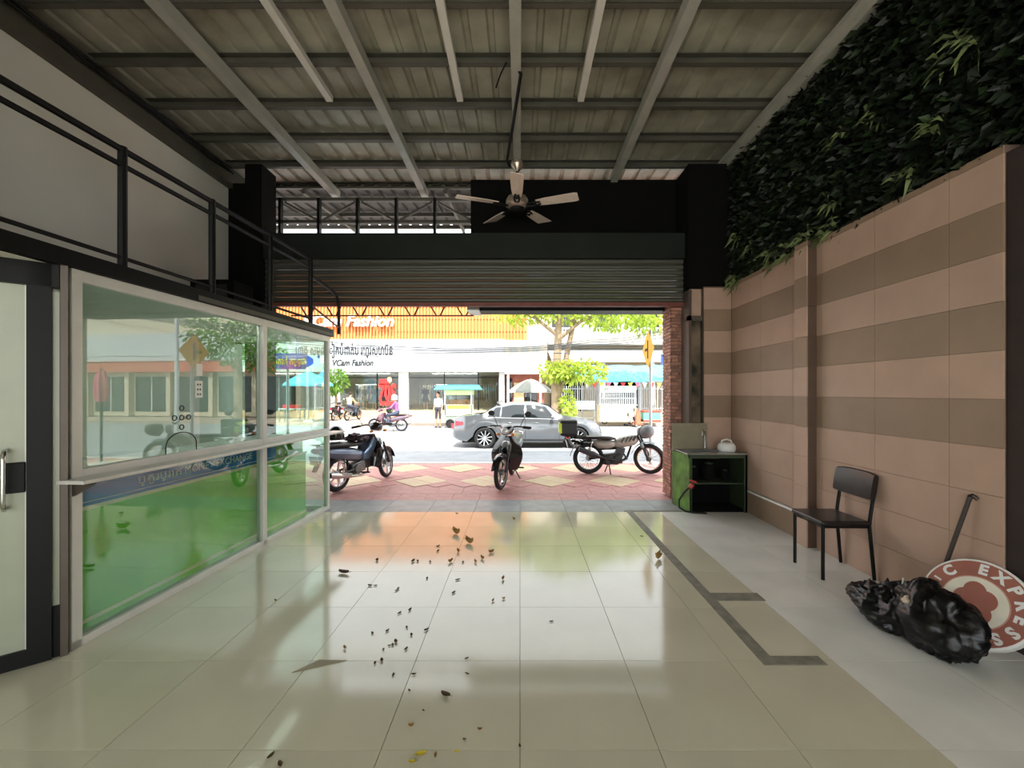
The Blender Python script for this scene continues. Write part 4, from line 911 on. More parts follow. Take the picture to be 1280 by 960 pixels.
# ============================================================ PEOPLE
def seg_d(p, a, b_):
    ab = b_ - a; t = max(0, min(1, (p - a).dot(ab) / max(ab.length_squared, 1e-9))); return (p - a - ab * t).length
def person(name, label, loc, heading, J, mats, zones, hair=None, sc=1.0, voxel=.016, cat='person', extra=None):
    """J: joints (local x forward, y left, z up). One continuous body remeshed from tapered limbs; zones colour it by limb."""
    V = {k: Vector(v) for k, v in J.items()}; mb = MB(); segs = []
    def limb(keys, rr, zone, n=10):
        mb.tube([V[k] for k in keys], rr, n)
        for k, r_ in zip(keys, rr): mb.ell(V[k], (r_, r_, r_), 8, 6)
        for a, b_ in zip(keys[:-1], keys[1:]): segs.append((V[a], V[b_], zone, max(rr)))
    d = (V['chest'] - V['pelvis'])
    up = d.normalized(); left = Vector((0, 1, 0)); fw = left.cross(up).normalized()
    B = Matrix((fw, left, up)).transposed()
    rings = []
    for t, rx, ry in ((-.22, .07, .11), (-.08, .105, .155), (.15, .10, .145), (.42, .095, .13), (.75, .11, .155), (1.0, .11, .17), (1.18, .085, .16), (1.3, .055, .075)):
        c = V['pelvis'] + d * t; rings.append([c + B @ Vector((rx * math.cos(a), ry * math.sin(a), 0)) for a in (2 * math.pi * i / 14 for i in range(14))])
    mb.loft(rings); segs.append((V['pelvis'] + d * .3, V['chest'] + d * .1, 'top', .15)); segs.append((V['pelvis'] - d * .1, V['pelvis'] + d * .12, 'legs_up', .15))
    limb(['neck0', 'head'], [.055, .05], 'skin')
    hc = V['head'] + Vector((.015, 0, .09)); mb.ell(hc, (.098, .075, .125), 14, 10); mb.ell(hc + Vector((.09, 0, -.015)), (.022, .014, .024), 8, 6); mb.ell(hc + Vector((.055, 0, -.085)), (.04, .04, .035), 8, 6)
    for s in (-1, 1): mb.ell(hc + Vector((0, s * .078, -.01)), (.02, .012, .03), 8, 6)
    segs.append((hc - Vector((0, 0, .05)), hc + Vector((0, 0, .05)), 'skin', .1))
    for s, q in (('l', 1), ('r', -1)):
        limb(['sh_' + s, 'el_' + s], [.052, .042], 'sleeve'); limb(['el_' + s, 'wr_' + s], [.04, .026], 'fore')
        w, e = V['wr_' + s], V['el_' + s]; dd = (w - e).normalized(); sd_ = dd.cross(Vector((0, 0, 1))); sd_ = sd_.normalized() if sd_.length > .1 else Vector((1, 0, 0))
        mb.ell(w + dd * .045, (.042, .042, .03), 10, 6); segs.append((w, w + dd * .16, 'skin', .05))
        for k in range(4): mb.tube([w + dd * .06 + sd_ * (.018 * (k - 1.5)), w + dd * (.12 + .01 * (k in (1, 2))) + sd_ * (.022 * (k - 1.5)), w + dd * (.15 + .012 * (k in (1, 2))) + sd_ * (.02 * (k - 1.5)) + Vector((.008, 0, -.012))], [.011, .010, .008], 6)
        mb.tube([w + dd * .02, w + dd * .06 + Vector((.045, 0, 0)), w + dd * .10 + Vector((.05, 0, 0))], [.013, .011, .009], 6)
        limb(['hip_' + s, 'kn_' + s], [.088, .06], 'legs_up'); limb(['kn_' + s, 'an_' + s], [.058, .036], 'legs_lo')
        f = V['an_' + s]; tp = V.get('toe_' + s, f + Vector((.17, 0, -.045))); mb.tube([f + Vector((-.03, 0, -.03)), f * .5 + tp * .5 + Vector((0, 0, .008)), tp], [.042, .042, .028], 8, flat=.8)
        segs.append((f, tp, 'shoe', .05))
    t = bpy.data.objects.new('tmp', mb.mesh('tmp', mats[0])); COL.objects.link(t)
    m1 = t.modifiers.new('r', 'REMESH'); m1.mode = 'VOXEL'; m1.voxel_size = voxel; m2 = t.modifiers.new('s', 'SMOOTH'); m2.iterations = 3; m2.factor = .5
    me = bpy.data.meshes.new_from_object(t.evaluated_get(bpy.context.evaluated_depsgraph_get())); bpy.data.objects.remove(t)
    me.materials.clear()
    for m_ in mats: me.materials.append(m_)
    for pl_ in me.polygons:
        c = pl_.center; best = min(segs, key=lambda sg_: seg_d(c, sg_[0], sg_[1]) - sg_[3] * .6); pl_.material_index = zones.get(best[2], 0)
    me.shade_smooth(); me.name = name
    root = thing(name, label, cat, loc, (0, 0, heading), None, sc)
    inst('body', me, root)
    m_eye = mat('eye_dark', (30, 22, 20), .3)
    for s in (-1, 1): MB().ell(hc + Vector((.088, s * .03, .012)), (.008, .014, .007), 8, 5).build('eye', m_eye, root, True)
    MB().ell(hc + Vector((.082, 0, -.062)), (.012, .024, .007), 8, 5).build('mouth', mat('lips', (160, 90, 84), .5), root, True)
    if hair == 'helmet':
        MB().lathe([(.118, -.03), (.135, .03), (.135, .10), (.11, .17), (.06, .21), (.01, .22)], 18, Matrix.Translation(hc + Vector((-.015, 0, -.05)))).build('helmet', m_white, root, True)
        MB().sheet([[hc + Vector((.118 + .02 * i, y, .06 - .07 * i)) for y in (-.08, -.03, .03, .08)] for i in range(3)]).build('visor', m_carglass, root, True)
    elif hair:
        MB().lathe([(.07, -.02), (.088, .03), (.085, .09), (.055, .125), (.01, .135)], 16, Matrix.Translation(hc + Vector((-.022, 0, -.0))) @ Matrix.Diagonal((1.14, 1, 1, 1))).build('hair', hair, root, True)
    if extra: extra(root, V)
    return root
STAND = dict(pelvis=(0, 0, .93), chest=(0, 0, 1.30), neck0=(0, 0, 1.42), head=(.02, 0, 1.50), sh_l=(0, .17, 1.36), el_l=(-.02, .21, 1.10), wr_l=(.06, .22, .86), sh_r=(0, -.17, 1.36), el_r=(-.02, -.21, 1.10), wr_r=(.06, -.22, .86),
             hip_l=(0, .09, .90), kn_l=(.02, .10, .49), an_l=(-.01, .10, .08), hip_r=(0, -.09, .90), kn_r=(.02, -.10, .49), an_r=(-.01, -.10, .08))
SIT = dict(pelvis=(0, 0, .86), chest=(.06, 0, 1.22), neck0=(.09, 0, 1.34), head=(.13, 0, 1.41), sh_l=(.07, .17, 1.28), el_l=(.24, .24, 1.04), wr_l=(.46, .28, 1.02), sh_r=(.07, -.17, 1.28), el_r=(.24, -.24, 1.04), wr_r=(.46, -.28, 1.02),
           hip_l=(.03, .10, .83), kn_l=(.42, .17, .74), an_l=(.32, .18, .34), hip_r=(.03, -.10, .83), kn_r=(.42, -.17, .74), an_r=(.32, -.18, .34))
m_hair = mat('dark_hair', (34, 28, 26), .5, var=.2)
m_purple = mat('purple_shirt', (150, 92, 140), .8, var=.15); m_denim = mat('denim', (70, 78, 98), .85, var=.15); m_paleshirt = mat('pale_shirt', (208, 216, 222), .85, var=.06)
m_shorts = mat('dark_shorts', (60, 60, 66), .85, var=.1); m_tan = mat('tan_shirt', (226, 198, 140), .85, var=.08); m_shoe = mat('shoe', (70, 60, 56), .7)
# ============================================================ STREET
# ---- rider
scooter('plum coloured motorbike being ridden along the street', (-5.36, 18.9, -.2), R(180), 0, m_rider, m_greyacc)
person('person', 'rider in white helmet and purple shirt on the moving motorbike', (-5.55, 18.9, -.2), R(180), SIT, [m_skin, m_purple, m_denim, m_shoe], dict(top=1, sleeve=1, fore=1, legs_up=2, legs_lo=2, shoe=3, skin=0), 'helmet')
person('person', 'pedestrian in pale shirt and dark shorts standing beside the food cart', (-4.03, 20.6, -.2), R(-110), STAND, [m_skin, m_paleshirt, m_shorts, m_shoe], dict(top=1, sleeve=1, fore=0, legs_up=2, legs_lo=0, shoe=3, skin=0), m_hair, 1.04)
for k, (x, y, hd, lb) in enumerate(((-10.7, 23.9, 95, 'dark motorbike parked before the glazed shop near the tan shirted person'), (-9.9, 23.9, 80, 'grey motorbike parked before the glazed shop, right of a dark one'))):
    scooter(lb, (x, y, -.06), R(hd), R(5), m_bplast if k == 0 else m_greyacc, m_rider if k == 0 else m_bpaint)
person('person', 'person in tan shirt sitting on a parked motorbike before the shop', (-9.86, 24.1, -.06), R(80), SIT, [m_skin, m_tan, m_denim, m_shoe], dict(top=1, sleeve=1, fore=0, legs_up=2, legs_lo=2, shoe=3, skin=0), m_hair)

# ---- fashion shop across the street
YF = 27.0
m_orange = mat('orange_panel', (216, 138, 78), .6, var=.08, scale=.6); m_bandw = mat('white_band', (204, 207, 210), .5, var=.03, scale=.5); m_dkgrey = mat('dark_letters', (36, 38, 42), .5)
m_int = mat('shop_interior', (150, 142, 130), .8, var=.15, scale=1.2); m_cream = mat('cream_wall', (210, 198, 176), .8, var=.07, scale=.8)
sh_ = thing('fashion_shop', 'fashion shop with orange fins, white sign band and glass front', 'building')
MB().box(-21, .45, YF + .1, YF + .4, 4.95, 9.4).build('orange_wall', m_orange, sh_)
b = MB()
for i in range(104): b.box(-21 + i * .206, -20.93 + i * .206, YF - .05, YF + .1, 4.95, 9.4)
tag(b.build('fins', m_orange, sh_), kind='stuff')
for z in (5.5, 6.3, 7.1, 7.9): MB().box(-21, .45, YF + .06, YF + .11, z, z + .04).build('joint_rail', mat('orange_dark', (190, 118, 66), .6), sh_)
MB().box(-21, -1.0, YF - .35, YF + .4, 2.88, 4.95).build('sign_band', m_bandw, sh_)
MB().box(-21, -1.0, YF - .42, YF - .35, 4.86, 4.95).build('band_cap', m_bandw, sh_)
letters('VCam Fashion', 1.02, m_white, sh_, ((438 - 650) * YF / F, YF - .2, 6.12), UP, .08, .25, .016, fit=5.75)
letters('VCam Fashion', .56, m_dkgrey, sh_, ((441 - 650) * 26.6 / F, YF - .37, 3.44), UP, .02, .25, .012, fit=2.6)
text('lettering', 'ហាង សម្លៀកបំពាក់ប វហ្វសហប៊ន', .85, m_dkgrey, sh_, ((430 - 650) * 26.6 / F, YF - .37, 4.22), UP, .02, bold=.012, fit=6.2)
MB().box(-21, -1.0, YF - .2, YF + .3, -.06, .40).build('plinth', mat('orange_plinth', (226, 180, 140), .7), sh_)
for x0, x1 in ((-21, -19.6), (-12.2, -11.6), (-7.82, -7.2), (-1.35, -1.0)): MB().box(x0, x1, YF - .1, YF + .3, .40, 2.88).build('pillar', m_bandw, sh_)
gx = [-11.6, -9.26, -7.82, None, -7.2, -4.9, -2.7, -1.35, None, -19.6, -17, -14.6, -12.2]
for a, c in zip(gx[:-1], gx[1:]):
    if a is None or c is None: continue
    MB().box(a, c, YF + .08, YF + .1, .40, 2.88).build('pane', m_glass_far, sh_)
    MB().box(c - .035, c + .035, YF + .04, YF + .14, .4, 2.88).build('mullion', m_black, sh_)
    MB().box(a, c, YF + .05, YF + .13, 2.50, 2.55).build('transom', m_black, sh_)
MB().box(-21, -1.0, YF + .3, 33, .3, .40).build('shop_floor', m_cream, sh_); MB().box(-21, -1.0, 32.6, 32.8, .4, 2.9).build('back_wall', m_int, sh_)
MB().box(-21, -1.0, YF + .4, 32.8, 2.88, 3.0).build('shop_ceiling', m_bandw, sh_); MB().box(-1.2, -1.0, YF + .3, 32.6, .4, 2.88).build('side_wall', m_int, sh_)
for x in (-10.5, -4.5, -16): 
    MB().box(x - 1.5, x + 1.5, 28.6, 28.9, 2.84, 2.875).build('ceiling_lamp', emit('shop_lamp', (255, 246, 230), 14.0), sh_)
# sale sticker in the window
ss = thing('sale_poster', 'red sale poster with large characters in the shop window', 'poster', (-8.56, 26.98, 0))
m_red = mat('sale_red', (232, 44, 40), .5, var=.05)
letters('70S', 1.45, m_red, ss, (0, 0, 1.52), UP, .02, 0, .05, fit=1.15)
MB().box(-.52, .1, -.02, .02, 2.06, 2.42).build('top_block', m_red, ss); MB().ell((.12, 0, 2.38), (.17, .03, .2)).build('emblem', mat('poster_peach', (246, 196, 160), .5), ss, True)
MB().box(-.5, .5, -.015, .02, .72, .98).build('lower_block', m_red, ss)
# mannequins and clothes rails
def skirt(col):
    def f(root, V): MB().lathe([(.26, .52), (.2, .8), (.15, 1.0), (.14, 1.05)], 16).build('skirt', col, root, True)
    return f
m_mann = mat('mannequin', (226, 190, 166), .5); m_blk = mat('black_cloth', (30, 28, 32), .85); m_olive = mat('olive_cloth', (120, 112, 78), .85); m_teal = mat('teal_cloth', (60, 104, 112), .85); m_lil = mat('lilac_cloth', (128, 110, 160), .85)
for px, mm, lb, sk_ in ((532, m_blk, 'mannequin in black dress in the shop window right of the white pillar', True), (456, m_olive, 'mannequin in olive outfit behind the shop glass', True), (468, m_teal, 'mannequin in teal outfit next to the red sale poster', True), (481, m_lil, 'mannequin in lilac top behind the red sale poster', False), (563, m_paleshirt, 'mannequin in pale clothes behind the food cart', True)):
    x = (px - 650) * 27.8 / F
    person('mannequin', lb, (x, 27.8, .40), R(-90), STAND, [m_mann, mm], dict(top=1, sleeve=1, legs_up=1 if not sk_ else 0), None, .98, .03, 'mannequin', skirt(mm) if sk_ else None)
gc = [(150, 160, 176), (206, 210, 214), (120, 150, 150), (86, 70, 66), (190, 160, 140), (110, 118, 140), (170, 90, 90), (226, 220, 206)]
def rack(label, x, y, n, w, seed):
    r_ = thing('clothes_rack', label, 'clothes rack', (x, y, .40)); rg = random.Random(seed)
    for s in (0, w): MB().tube([(s, 0, 0), (s, 0, 1.7)], .02, 6).build('upright', m_chrome, r_, True); MB().tube([(s, -.25, .02), (s, .25, .02)], .02, 6).build('foot', m_chrome, r_, True)
    MB().tube([(0, 0, 1.7), (w, 0, 1.7)], .018, 6).build('rail', m_chrome, r_, True)
    for i in range(n):
        xx = w * (i + .5) / n; L_ = rg.uniform(.7, 1.25); mm = mat('garment_%d' % rg.randrange(8), gc[rg.randrange(8)], .85)
        MB().loft([[(xx + d * .5, -q, z), (xx + d * .5 + .03, -q, z), (xx + d * .5 + .03, q, z), (xx + d * .5, q, z)] for z, q, d in ((1.66, .05, 0), (1.60, .2, .0), (1.6 - L_ * .5, .17, .02), (1.6 - L_, .22, .05))]).build('garment', mm, r_)
rack('clothes rail hung with pale garments behind the left shop glass', -11.4, 29.0, 12, 1.9, 3); rack('clothes rail hung with mixed garments behind the black dress mannequin', -7.0, 29.2, 12, 1.9, 5); rack('clothes rail near the shop doorway behind the food cart', -2.9, 28.6, 8, 1.3, 8)

# ---- small brick shop with white canopy
s2 = thing('brick_shop', 'narrow brick shop with white canopy and posts behind the striped umbrella', 'building')
m_brk = mat('shop_brick', (168, 104, 90), .8, var=.2, scale=5)
MB().box(-.97, 1.6, 27.5, 28, 0, 2.75).build('brick_wall', m_brk, s2); MB().box(-.97, 1.6, 26.9, 28.2, 3.42, 4.94).build('upper_wall', m_cream, s2)
MB().box(-.97, 1.75, 26.4, 28, 2.74, 3.42).build('canopy', m_bandw, s2)
for x in (-.75, 1.3): MB().box(x - .07, x + .07, 26.45, 26.6, -.06, 2.74).build('post', m_bandw, s2)
MB().box(-.9, -.5, 27.44, 27.5, .3, 2.5).build('window', m_carglass, s2); MB().box(.3, 1.1, 27.44, 27.5, .5, 2.2).build('window', m_carglass, s2); MB().box(-.4, .25, 27.4, 27.5, 0, 2.2).build('door', mat('beige_door', (212, 196, 150), .6), s2)
for i in range(3): MB().box(-.7 + i * .75, -.2 + i * .75, 26.86, 26.9, 3.7, 4.6).build('louvre_window', mat('window_grey', (170, 176, 170), .4), s2)
MB().box(-1.0, 1.85, 28.25, 30, 0, 9.2).build('rear_block', m_cream, s2)

# ---- house with balcony, fence
ho = thing('balcony_house', 'pale house with balcony and white sheet roof behind the tree', 'building')
MB().box(1.9, 10.5, 30.0, 30.3, 0, 10).build('rear_wall', m_cream, ho); MB().box(2.0, 10.5, 26.5, 30, -.06, .05).build('yard', m_walk, ho)
MB().box(2.2, 4.6, 29.9, 30, .1, 2.6).build('dark_doorway', m_black2, ho); MB().box(6.4, 8.6, 29.9, 30, .1, 2.6).build('dark_doorway', m_black2, ho)
for x in (2.3, 5.4, 8.4): MB().box(x, x + 1.6, 29.93, 30, 6.0, 7.6).build('window', m_carglass, ho)
MB().sheet([[(1.9, 25.2, 3.55), (10.5, 25.2, 3.55)], [(1.9, 29.9, 4.75), (10.5, 29.9, 4.75)]]).sheet([[(10.5, 25.2, 3.52), (1.9, 25.2, 3.52)], [(10.5, 29.9, 4.72), (1.9, 29.9, 4.72)]]).build('sheet_roof', m_bandw, ho)
MB().box(1.9, 10.5, 25.15, 25.22, 3.40, 3.58).build('gutter', m_kerb, ho); MB().box(1.9, 10.5, 28.2, 30, 4.85, 5.05).build('balcony_slab', m_kerb, ho)
for i in range(40): MB().box(2.0 + i * .212, 2.07 + i * .212, 28.2, 28.27, 5.05, 5.85).build('baluster', m_bandw, ho)
MB().box(1.9, 10.5, 28.17, 28.3, 5.85, 5.95).build('handrail', m_bandw, ho)
for x in (2.0, 5.0, 8.0, 10.3): MB().box(x, x + .16, 25.3, 25.46, -.06, 3.5).build('post', m_bandw, ho)
fe = thing('yard_fence', 'white barred fence on a low wall in front of the balcony house', 'fence', (0, 24.6, 0))
MB().box(2.2, 9.4, -.1, .1, -.06, .45).build('low_wall', m_cream, fe)
for i in range(56): MB().box(2.2 + i * .128, 2.24 + i * .128, -.02, .02, .45, 1.95).build('bar', m_bandw, fe)
for z in (.6, 1.75): MB().box(2.2, 9.4, -.03, .03, z, z + .05).build('rail', m_bandw, fe)
for x in (2.2, 4.6, 7.0, 9.3): MB().box(x, x + .14, -.08, .08, .45, 2.1).build('pier', m_bandw, fe)
ba = thing('blue_awning', 'sky blue sloping stall awning with little flags along its edge', 'awning', (0, 0, 0))
m_sky = mat('sky_cloth', (96, 190, 222), .7, var=.12, scale=2)
rows = [[(3.0 + i * .52 + (0.25 if j == 0 else 0) * (-1 if i > 5 else 1), 22.0 + j * .4, 2.12 + j * .20 + .03 * math.sin(i * 1.7 + j)) for i in range(11)] for j in range(6)]
MB().sheet(rows).sheet([[(x, y, z - .01) for x, y, z in r][::-1] for r in rows]).build('cloth', m_sky, ba, True)
for x in (3.3, 8.0): MB().tube([(x, 22.1, -.06), (x, 22.1, 2.14)], .03, 6).build('pole', m_steel, ba, True); MB().tube([(x, 23.9, -.06), (x, 23.9, 3.1)], .03, 6).build('pole', m_steel, ba, True)
fcol = [(230, 226, 210), (214, 60, 60), (240, 214, 90), (226, 120, 150)]
for i in range(12): MB().add([(3.4 + i * .38, 21.98, 2.08), (3.66 + i * .38, 21.98, 2.08), (3.53 + i * .38, 21.97, 1.78), (3.4 + i * .38, 22.0, 2.08), (3.66 + i * .38, 22.0, 2.08), (3.53 + i * .38, 21.99, 1.78)], [(0, 1, 2), (3, 5, 4), (0, 2, 5, 3), (1, 4, 5, 2)]).build('pennant', mat('flag_%d' % (i % 4), fcol[i % 4], .7), ba)
st = thing('cream_stall', 'cream food stall with barred glass case under the blue awning', 'stall', (4.1, 21.4, -.06))
m_stall = mat('stall_cream', (240, 230, 190), .5, var=.06)
MB().box(0, 1.85, 0, .8, .12, .95).build('counter', m_stall, st); MB().box(-.05, 1.9, -.05, .85, .95, 1.0).build('counter_top', m_bandw, st); MB().box(0, 1.85, -.03, .03, 1.62, 1.95).build('sign_board', m_bandw, st)
text('lettering', 'ភោជនីយ', .2, mat('green_letters', (90, 160, 90), .5), st, (.92, -.035, 1.78), UP, .004, fit=1.4)
for x in (.02, 1.83): MB().box(x - .03, x + .03, 0, .06, 1.0, 1.62).build('post', m_bandw, st)
for i in range(16): MB().box(.12 + i * .108, .15 + i * .108, .02, .05, 1.0, 1.62).build('bar', m_bandw, st)
MB().box(0, 1.85, .03, .05, 1.30, 1.35).build('rail', m_bandw, st)
for x in (.25, 1.6): MB().torus((x, .1, .12), (0, 1, 0), .12, .03, 16, 6).build('wheel', m_rubber, st, True)
sb2 = thing('menu_board', 'white menu board on legs beside the cream stall', 'sign board', (2.75, 21.2, -.06))
MB().box(0, 1.05, 0, .04, .75, 1.2).build('panel', m_bandw, sb2); MB().box(.0, .04, 0, .04, 0, .75).box(1.01, 1.05, 0, .04, 0, .75).box(.0, 1.05, 0, .04, .3, .34).build('frame', m_steel, sb2)
co = thing('ice_cooler', 'red and turquoise cooler chest with striped lid beside the cream stall', 'cooler', (6.3, 21.3, -.06))
MB().box(0, .9, 0, .5, .1, .6).build('chest', mat('cool_turq', (110, 200, 190), .5), co, bevel=.04); MB().box(-.02, .92, -.02, .52, .6, .7).build('lid', mat('cool_red', (214, 80, 60), .5), co, bevel=.03); MB().box(.0, .9, -.01, .5, .1, .22).build('base_band', mat('cool_red', (214, 80, 60)), co)
cn2 = thing('traffic_cone', 'orange red cone beside the cooler chest', 'cone', (5.95, 21.15, -.06))
MB().lathe([(.2, .03), (.05, .75), (.03, .78)], 14).build('cone', mat('cone_red', (226, 96, 66), .5), cn2, True); MB().box(-.24, .24, -.24, .24, 0, .04).build('foot', mat('cone_red', (226, 96, 66)), cn2)

# ---- food cart
fc_ = thing('food_cart', 'food cart with turquoise roof and glass case beside the pedestrian', 'food cart', (-3.7, 20.6, -.2))
MB().add([(-.5, -.3, 1.9), (1.75, -.3, 1.9), (1.75, 1.1, 1.9), (-.5, 1.1, 1.9), (-.35, .0, 2.14), (1.6, .0, 2.14), (1.6, .8, 2.14), (-.35, .8, 2.14)], [(0, 3, 2, 1), (4, 5, 6, 7), (0, 1, 5, 4), (1, 2, 6, 5), (2, 3, 7, 6), (3, 0, 4, 7)]).build('roof', mat('cart_turq', (64, 190, 206), .5), fc_)
MB().box(-.05, 1.35, -.02, .8, 1.64, 1.88).build('header', mat('cart_lime', (214, 226, 160), .5), fc_)
for x in (0, 1.3):
    for y in (0, .75): MB().box(x - .03, x + .03, y - .03, y + .03, .3, 1.9).build('post', m_bandw, fc_)
MB().box(.05, 1.25, .05, .7, 1.15, 1.6).build('glass_case', m_glass_far, fc_); MB().box(.1, 1.2, .3, .65, 1.15, 1.4).build('food_tray', mat('food', (180, 130, 90), .7, var=.5, scale=12), fc_)
MB().box(-.02, 1.32, -.03, .78, .62, 1.15).build('counter', m_stall, fc_); MB().box(.1, 1.2, -.045, -.03, .95, 1.13).build('front_band', mat('cart_yellow', (236, 196, 70), .5, var=.3, scale=9), fc_)
MB().box(0, 1.3, 0, .75, .3, .62).build('cabinet', mat('cart_grey', (130, 140, 130), .6, var=.2), fc_)
for x in (.25, 1.1): MB().torus((x, .0, .22), (0, 1, 0), .18, .04, 18, 6).cyl((x, -.02, .22), (x, .02, .22), .14).build('wheel', m_rubber, fc_, True)
ck = thing('red_crate', 'small red crate standing by the food cart wheel', 'crate', (-3.2, 20.3, -.2)); MB().box(-.12, .12, -.12, .12, 0, .2).build('box', mat('crate_red', (170, 60, 66), .5), ck); MB().box(-.14, .14, -.14, .14, .2, .24).build('rim', mat('crate_red', (170, 60, 66)), ck)

# ---- umbrellas
def umbrella(name, label, loc, rad, h, rim, mats):
    u = thing(name, label, 'umbrella', loc)
    MB().tube([(0, 0, 0), (0, 0, h)], .025, 8).build('pole', m_steel, u, True); MB().lathe([(.28, 0), (.28, .06), (.04, .12)], 16).build('base', m_kerb, u, True)
    for k in range(8):
        rows = []
        for i in range(6):
            t = i / 5; r_ = rad * t; zz = h - (h - rim) * (t ** 1.5); a0, a1 = 2 * math.pi * k / 8, 2 * math.pi * (k + 1) / 8
            rows.append([(r_ * math.cos(a0 + (a1 - a0) * q_), r_ * math.sin(a0 + (a1 - a0) * q_), zz - .04 * t * math.sin(math.pi * q_)) for q_ in (0, .5, 1)])
        rows.append([(x * 1.0, y * 1.0, z - .12) for x, y, z in rows[-1]])
        MB().sheet(rows).build('panel', mats[k % len(mats)], u, True)
        a0 = 2 * math.pi * k / 8; MB().tube([(0, 0, h - .3), (rad * .6 * math.cos(a0), rad * .6 * math.sin(a0), h - (h - rim) * .46 - .02)], .008, 4).build('rib', m_steel, u)
    return u
umbrella('parasol', 'grey and white panelled parasol beside the silver sedan roof', (.6, 23.4, -.06), 1.2, 2.38, 1.75, [mat('par_white', (232, 230, 220), .7), mat('par_grey', (132, 136, 130), .7)])
umbrella('parasol', 'light blue parasol seen through the booth glass', (-11.6, 22.9, -.06), 1.25, 2.75, 2.1, [m_sky])
pc = thing('fruit_stall', 'small stall with red goods under the light blue parasol', 'stall', (-13.1, 22.6, -.06)); MB().box(0, 1.2, 0, .6, .7, .75).build('table_top', m_bandw, pc)
for x in (.05, 1.15):
    for y in (.05, .55): MB().box(x - .03, x + .03, y - .03, y + .03, 0, .7).build('leg', m_steel, pc)
MB().box(.2, 1.0, .1, .5, .75, .95).build('goods_tray', m_red, pc)

# ---- trees
def tree(label, base, stems, clumps, lm_, barkm, name='street_tree', size=(.16, .34)):
    t = thing(name, label, 'tree', base)
    for pts, rr in stems: MB().tube(pts, rr, 9).build('trunk', barkm, t, True)
    for c, r_, n in clumps:
        def pl_():
            d = Vector((rnd.gauss(0, 1), rnd.gauss(0, 1), rnd.gauss(0, 1))).normalized() * (rnd.random() ** .4)
            return Vector(c) + Vector((d.x * r_[0], d.y * r_[1], d.z * r_[2])), d + Vector((0, 0, .1))
        tag(leaves(MB(), n, pl_, size, 1.8, .4).build('foliage', lm_, t), kind='stuff')
    return t
m_bark = mat('bark', (150, 130, 106), .9, var=.25, scale=5, stretch=(1, 1, .25), bump=.5)
def leafmat(name, col):
    m = mat(name, col, .5, var=.15, scale=2, island=.35); nt = m.node_tree; n = nt.nodes; b = n['Principled BSDF']; L = nt.links.new
    tr_ = n.new('ShaderNodeBsdfTranslucent'); tr_.inputs[0].default_value = (*lin(tuple(min(255, c * 1.05) for c in col)), 1); mx = n.new('ShaderNodeMixShader'); mx.inputs[0].default_value = .5
    out = [q for q in n if q.type == 'OUTPUT_MATERIAL'][0]; L(b.outputs[0], mx.inputs[1]); L(tr_.outputs[0], mx.inputs[2]); L(mx.outputs[0], out.inputs[0]); return m
m_leaf_s = leafmat('leaf_sun', (172, 190, 78)); m_leaf_s2 = leafmat('leaf_sun_deep', (110, 150, 60))
tree('street tree with twin pale trunks and light green leaves behind the sedan', (1.75, 20.4, -.2),
     [([(0, 0, 0), (.03, 0, 1.2), (-.02, 0, 2.4), (.08, 0, 3.6), (.15, 0, 5.2), (.0, .1, 6.8)], [.30, .25, .22, .20, .17, .1]), ([(.12, 0, 1.6), (.35, .1, 2.6), (.55, .1, 3.6), (.85, .2, 5.0), (1.3, .3, 6.4)], [.16, .15, .14, .12, .07]), ([(.2, 0, 4.4), (1.2, -.1, 5.2), (2.6, -.2, 5.8)], [.1, .08, .05]), ([(0, 0, 4.6), (-1.0, 0, 5.4), (-2.0, .1, 5.9)], [.1, .08, .05]), ([(.1, 0, 2.0), (.8, -.3, 2.5), (1.6, -.4, 2.9)], [.07, .05, .03])],
     [((.4, 0, 6.3), (2.3, 1.6, 1.1), 1500), ((2.8, -.2, 5.7), (2.0, 1.3, .9), 1100), ((-1.8, 0, 5.9), (1.4, 1.0, .8), 600), ((1.1, -.6, 2.75), (1.35, .6, .5), 620), ((-.1, -.5, 2.75), (.7, .5, .45), 240), ((4.6, 0, 5.4), (1.3, 1.0, .8), 500), ((.55, -.5, 1.1), (.32, .3, .75), 200)], m_leaf_s, m_bark)
tree('small leafy tree on the far pavement left of the shop window', (-11.35, 25.7, -.06), [([(0, 0, 0), (.05, 0, 1.2), (0, 0, 2.2)], [.09, .07, .04])], [((0, 0, 2.3), (.65, .55, .75), 420)], m_leaf_s2, m_bark)
tree('broad dark green tree further along the street behind the booth', (-16.5, 23.6, -.06), [([(0, 0, 0), (.1, 0, 2.5), (0, 0, 4.5)], [.3, .25, .15])], [((0, 0, 5.2), (2.8, 1.8, 1.7), 1500), ((1.8, 0, 3.8), (1.3, 1, .8), 350)], m_leaf_s2, m_bark)
tree('broad roadside tree further along the street past the road sign', (13.0, 22.9, -.06), [([(0, 0, 0), (.1, 0, 2.5), (0, 0, 4.5)], [.3, .25, .15])], [((0, 0, 5.0), (3.2, 1.8, 1.9), 1800), ((-1.5, 0, 3.6), (1.3, 1, .8), 350)], m_leaf_s2, m_bark)

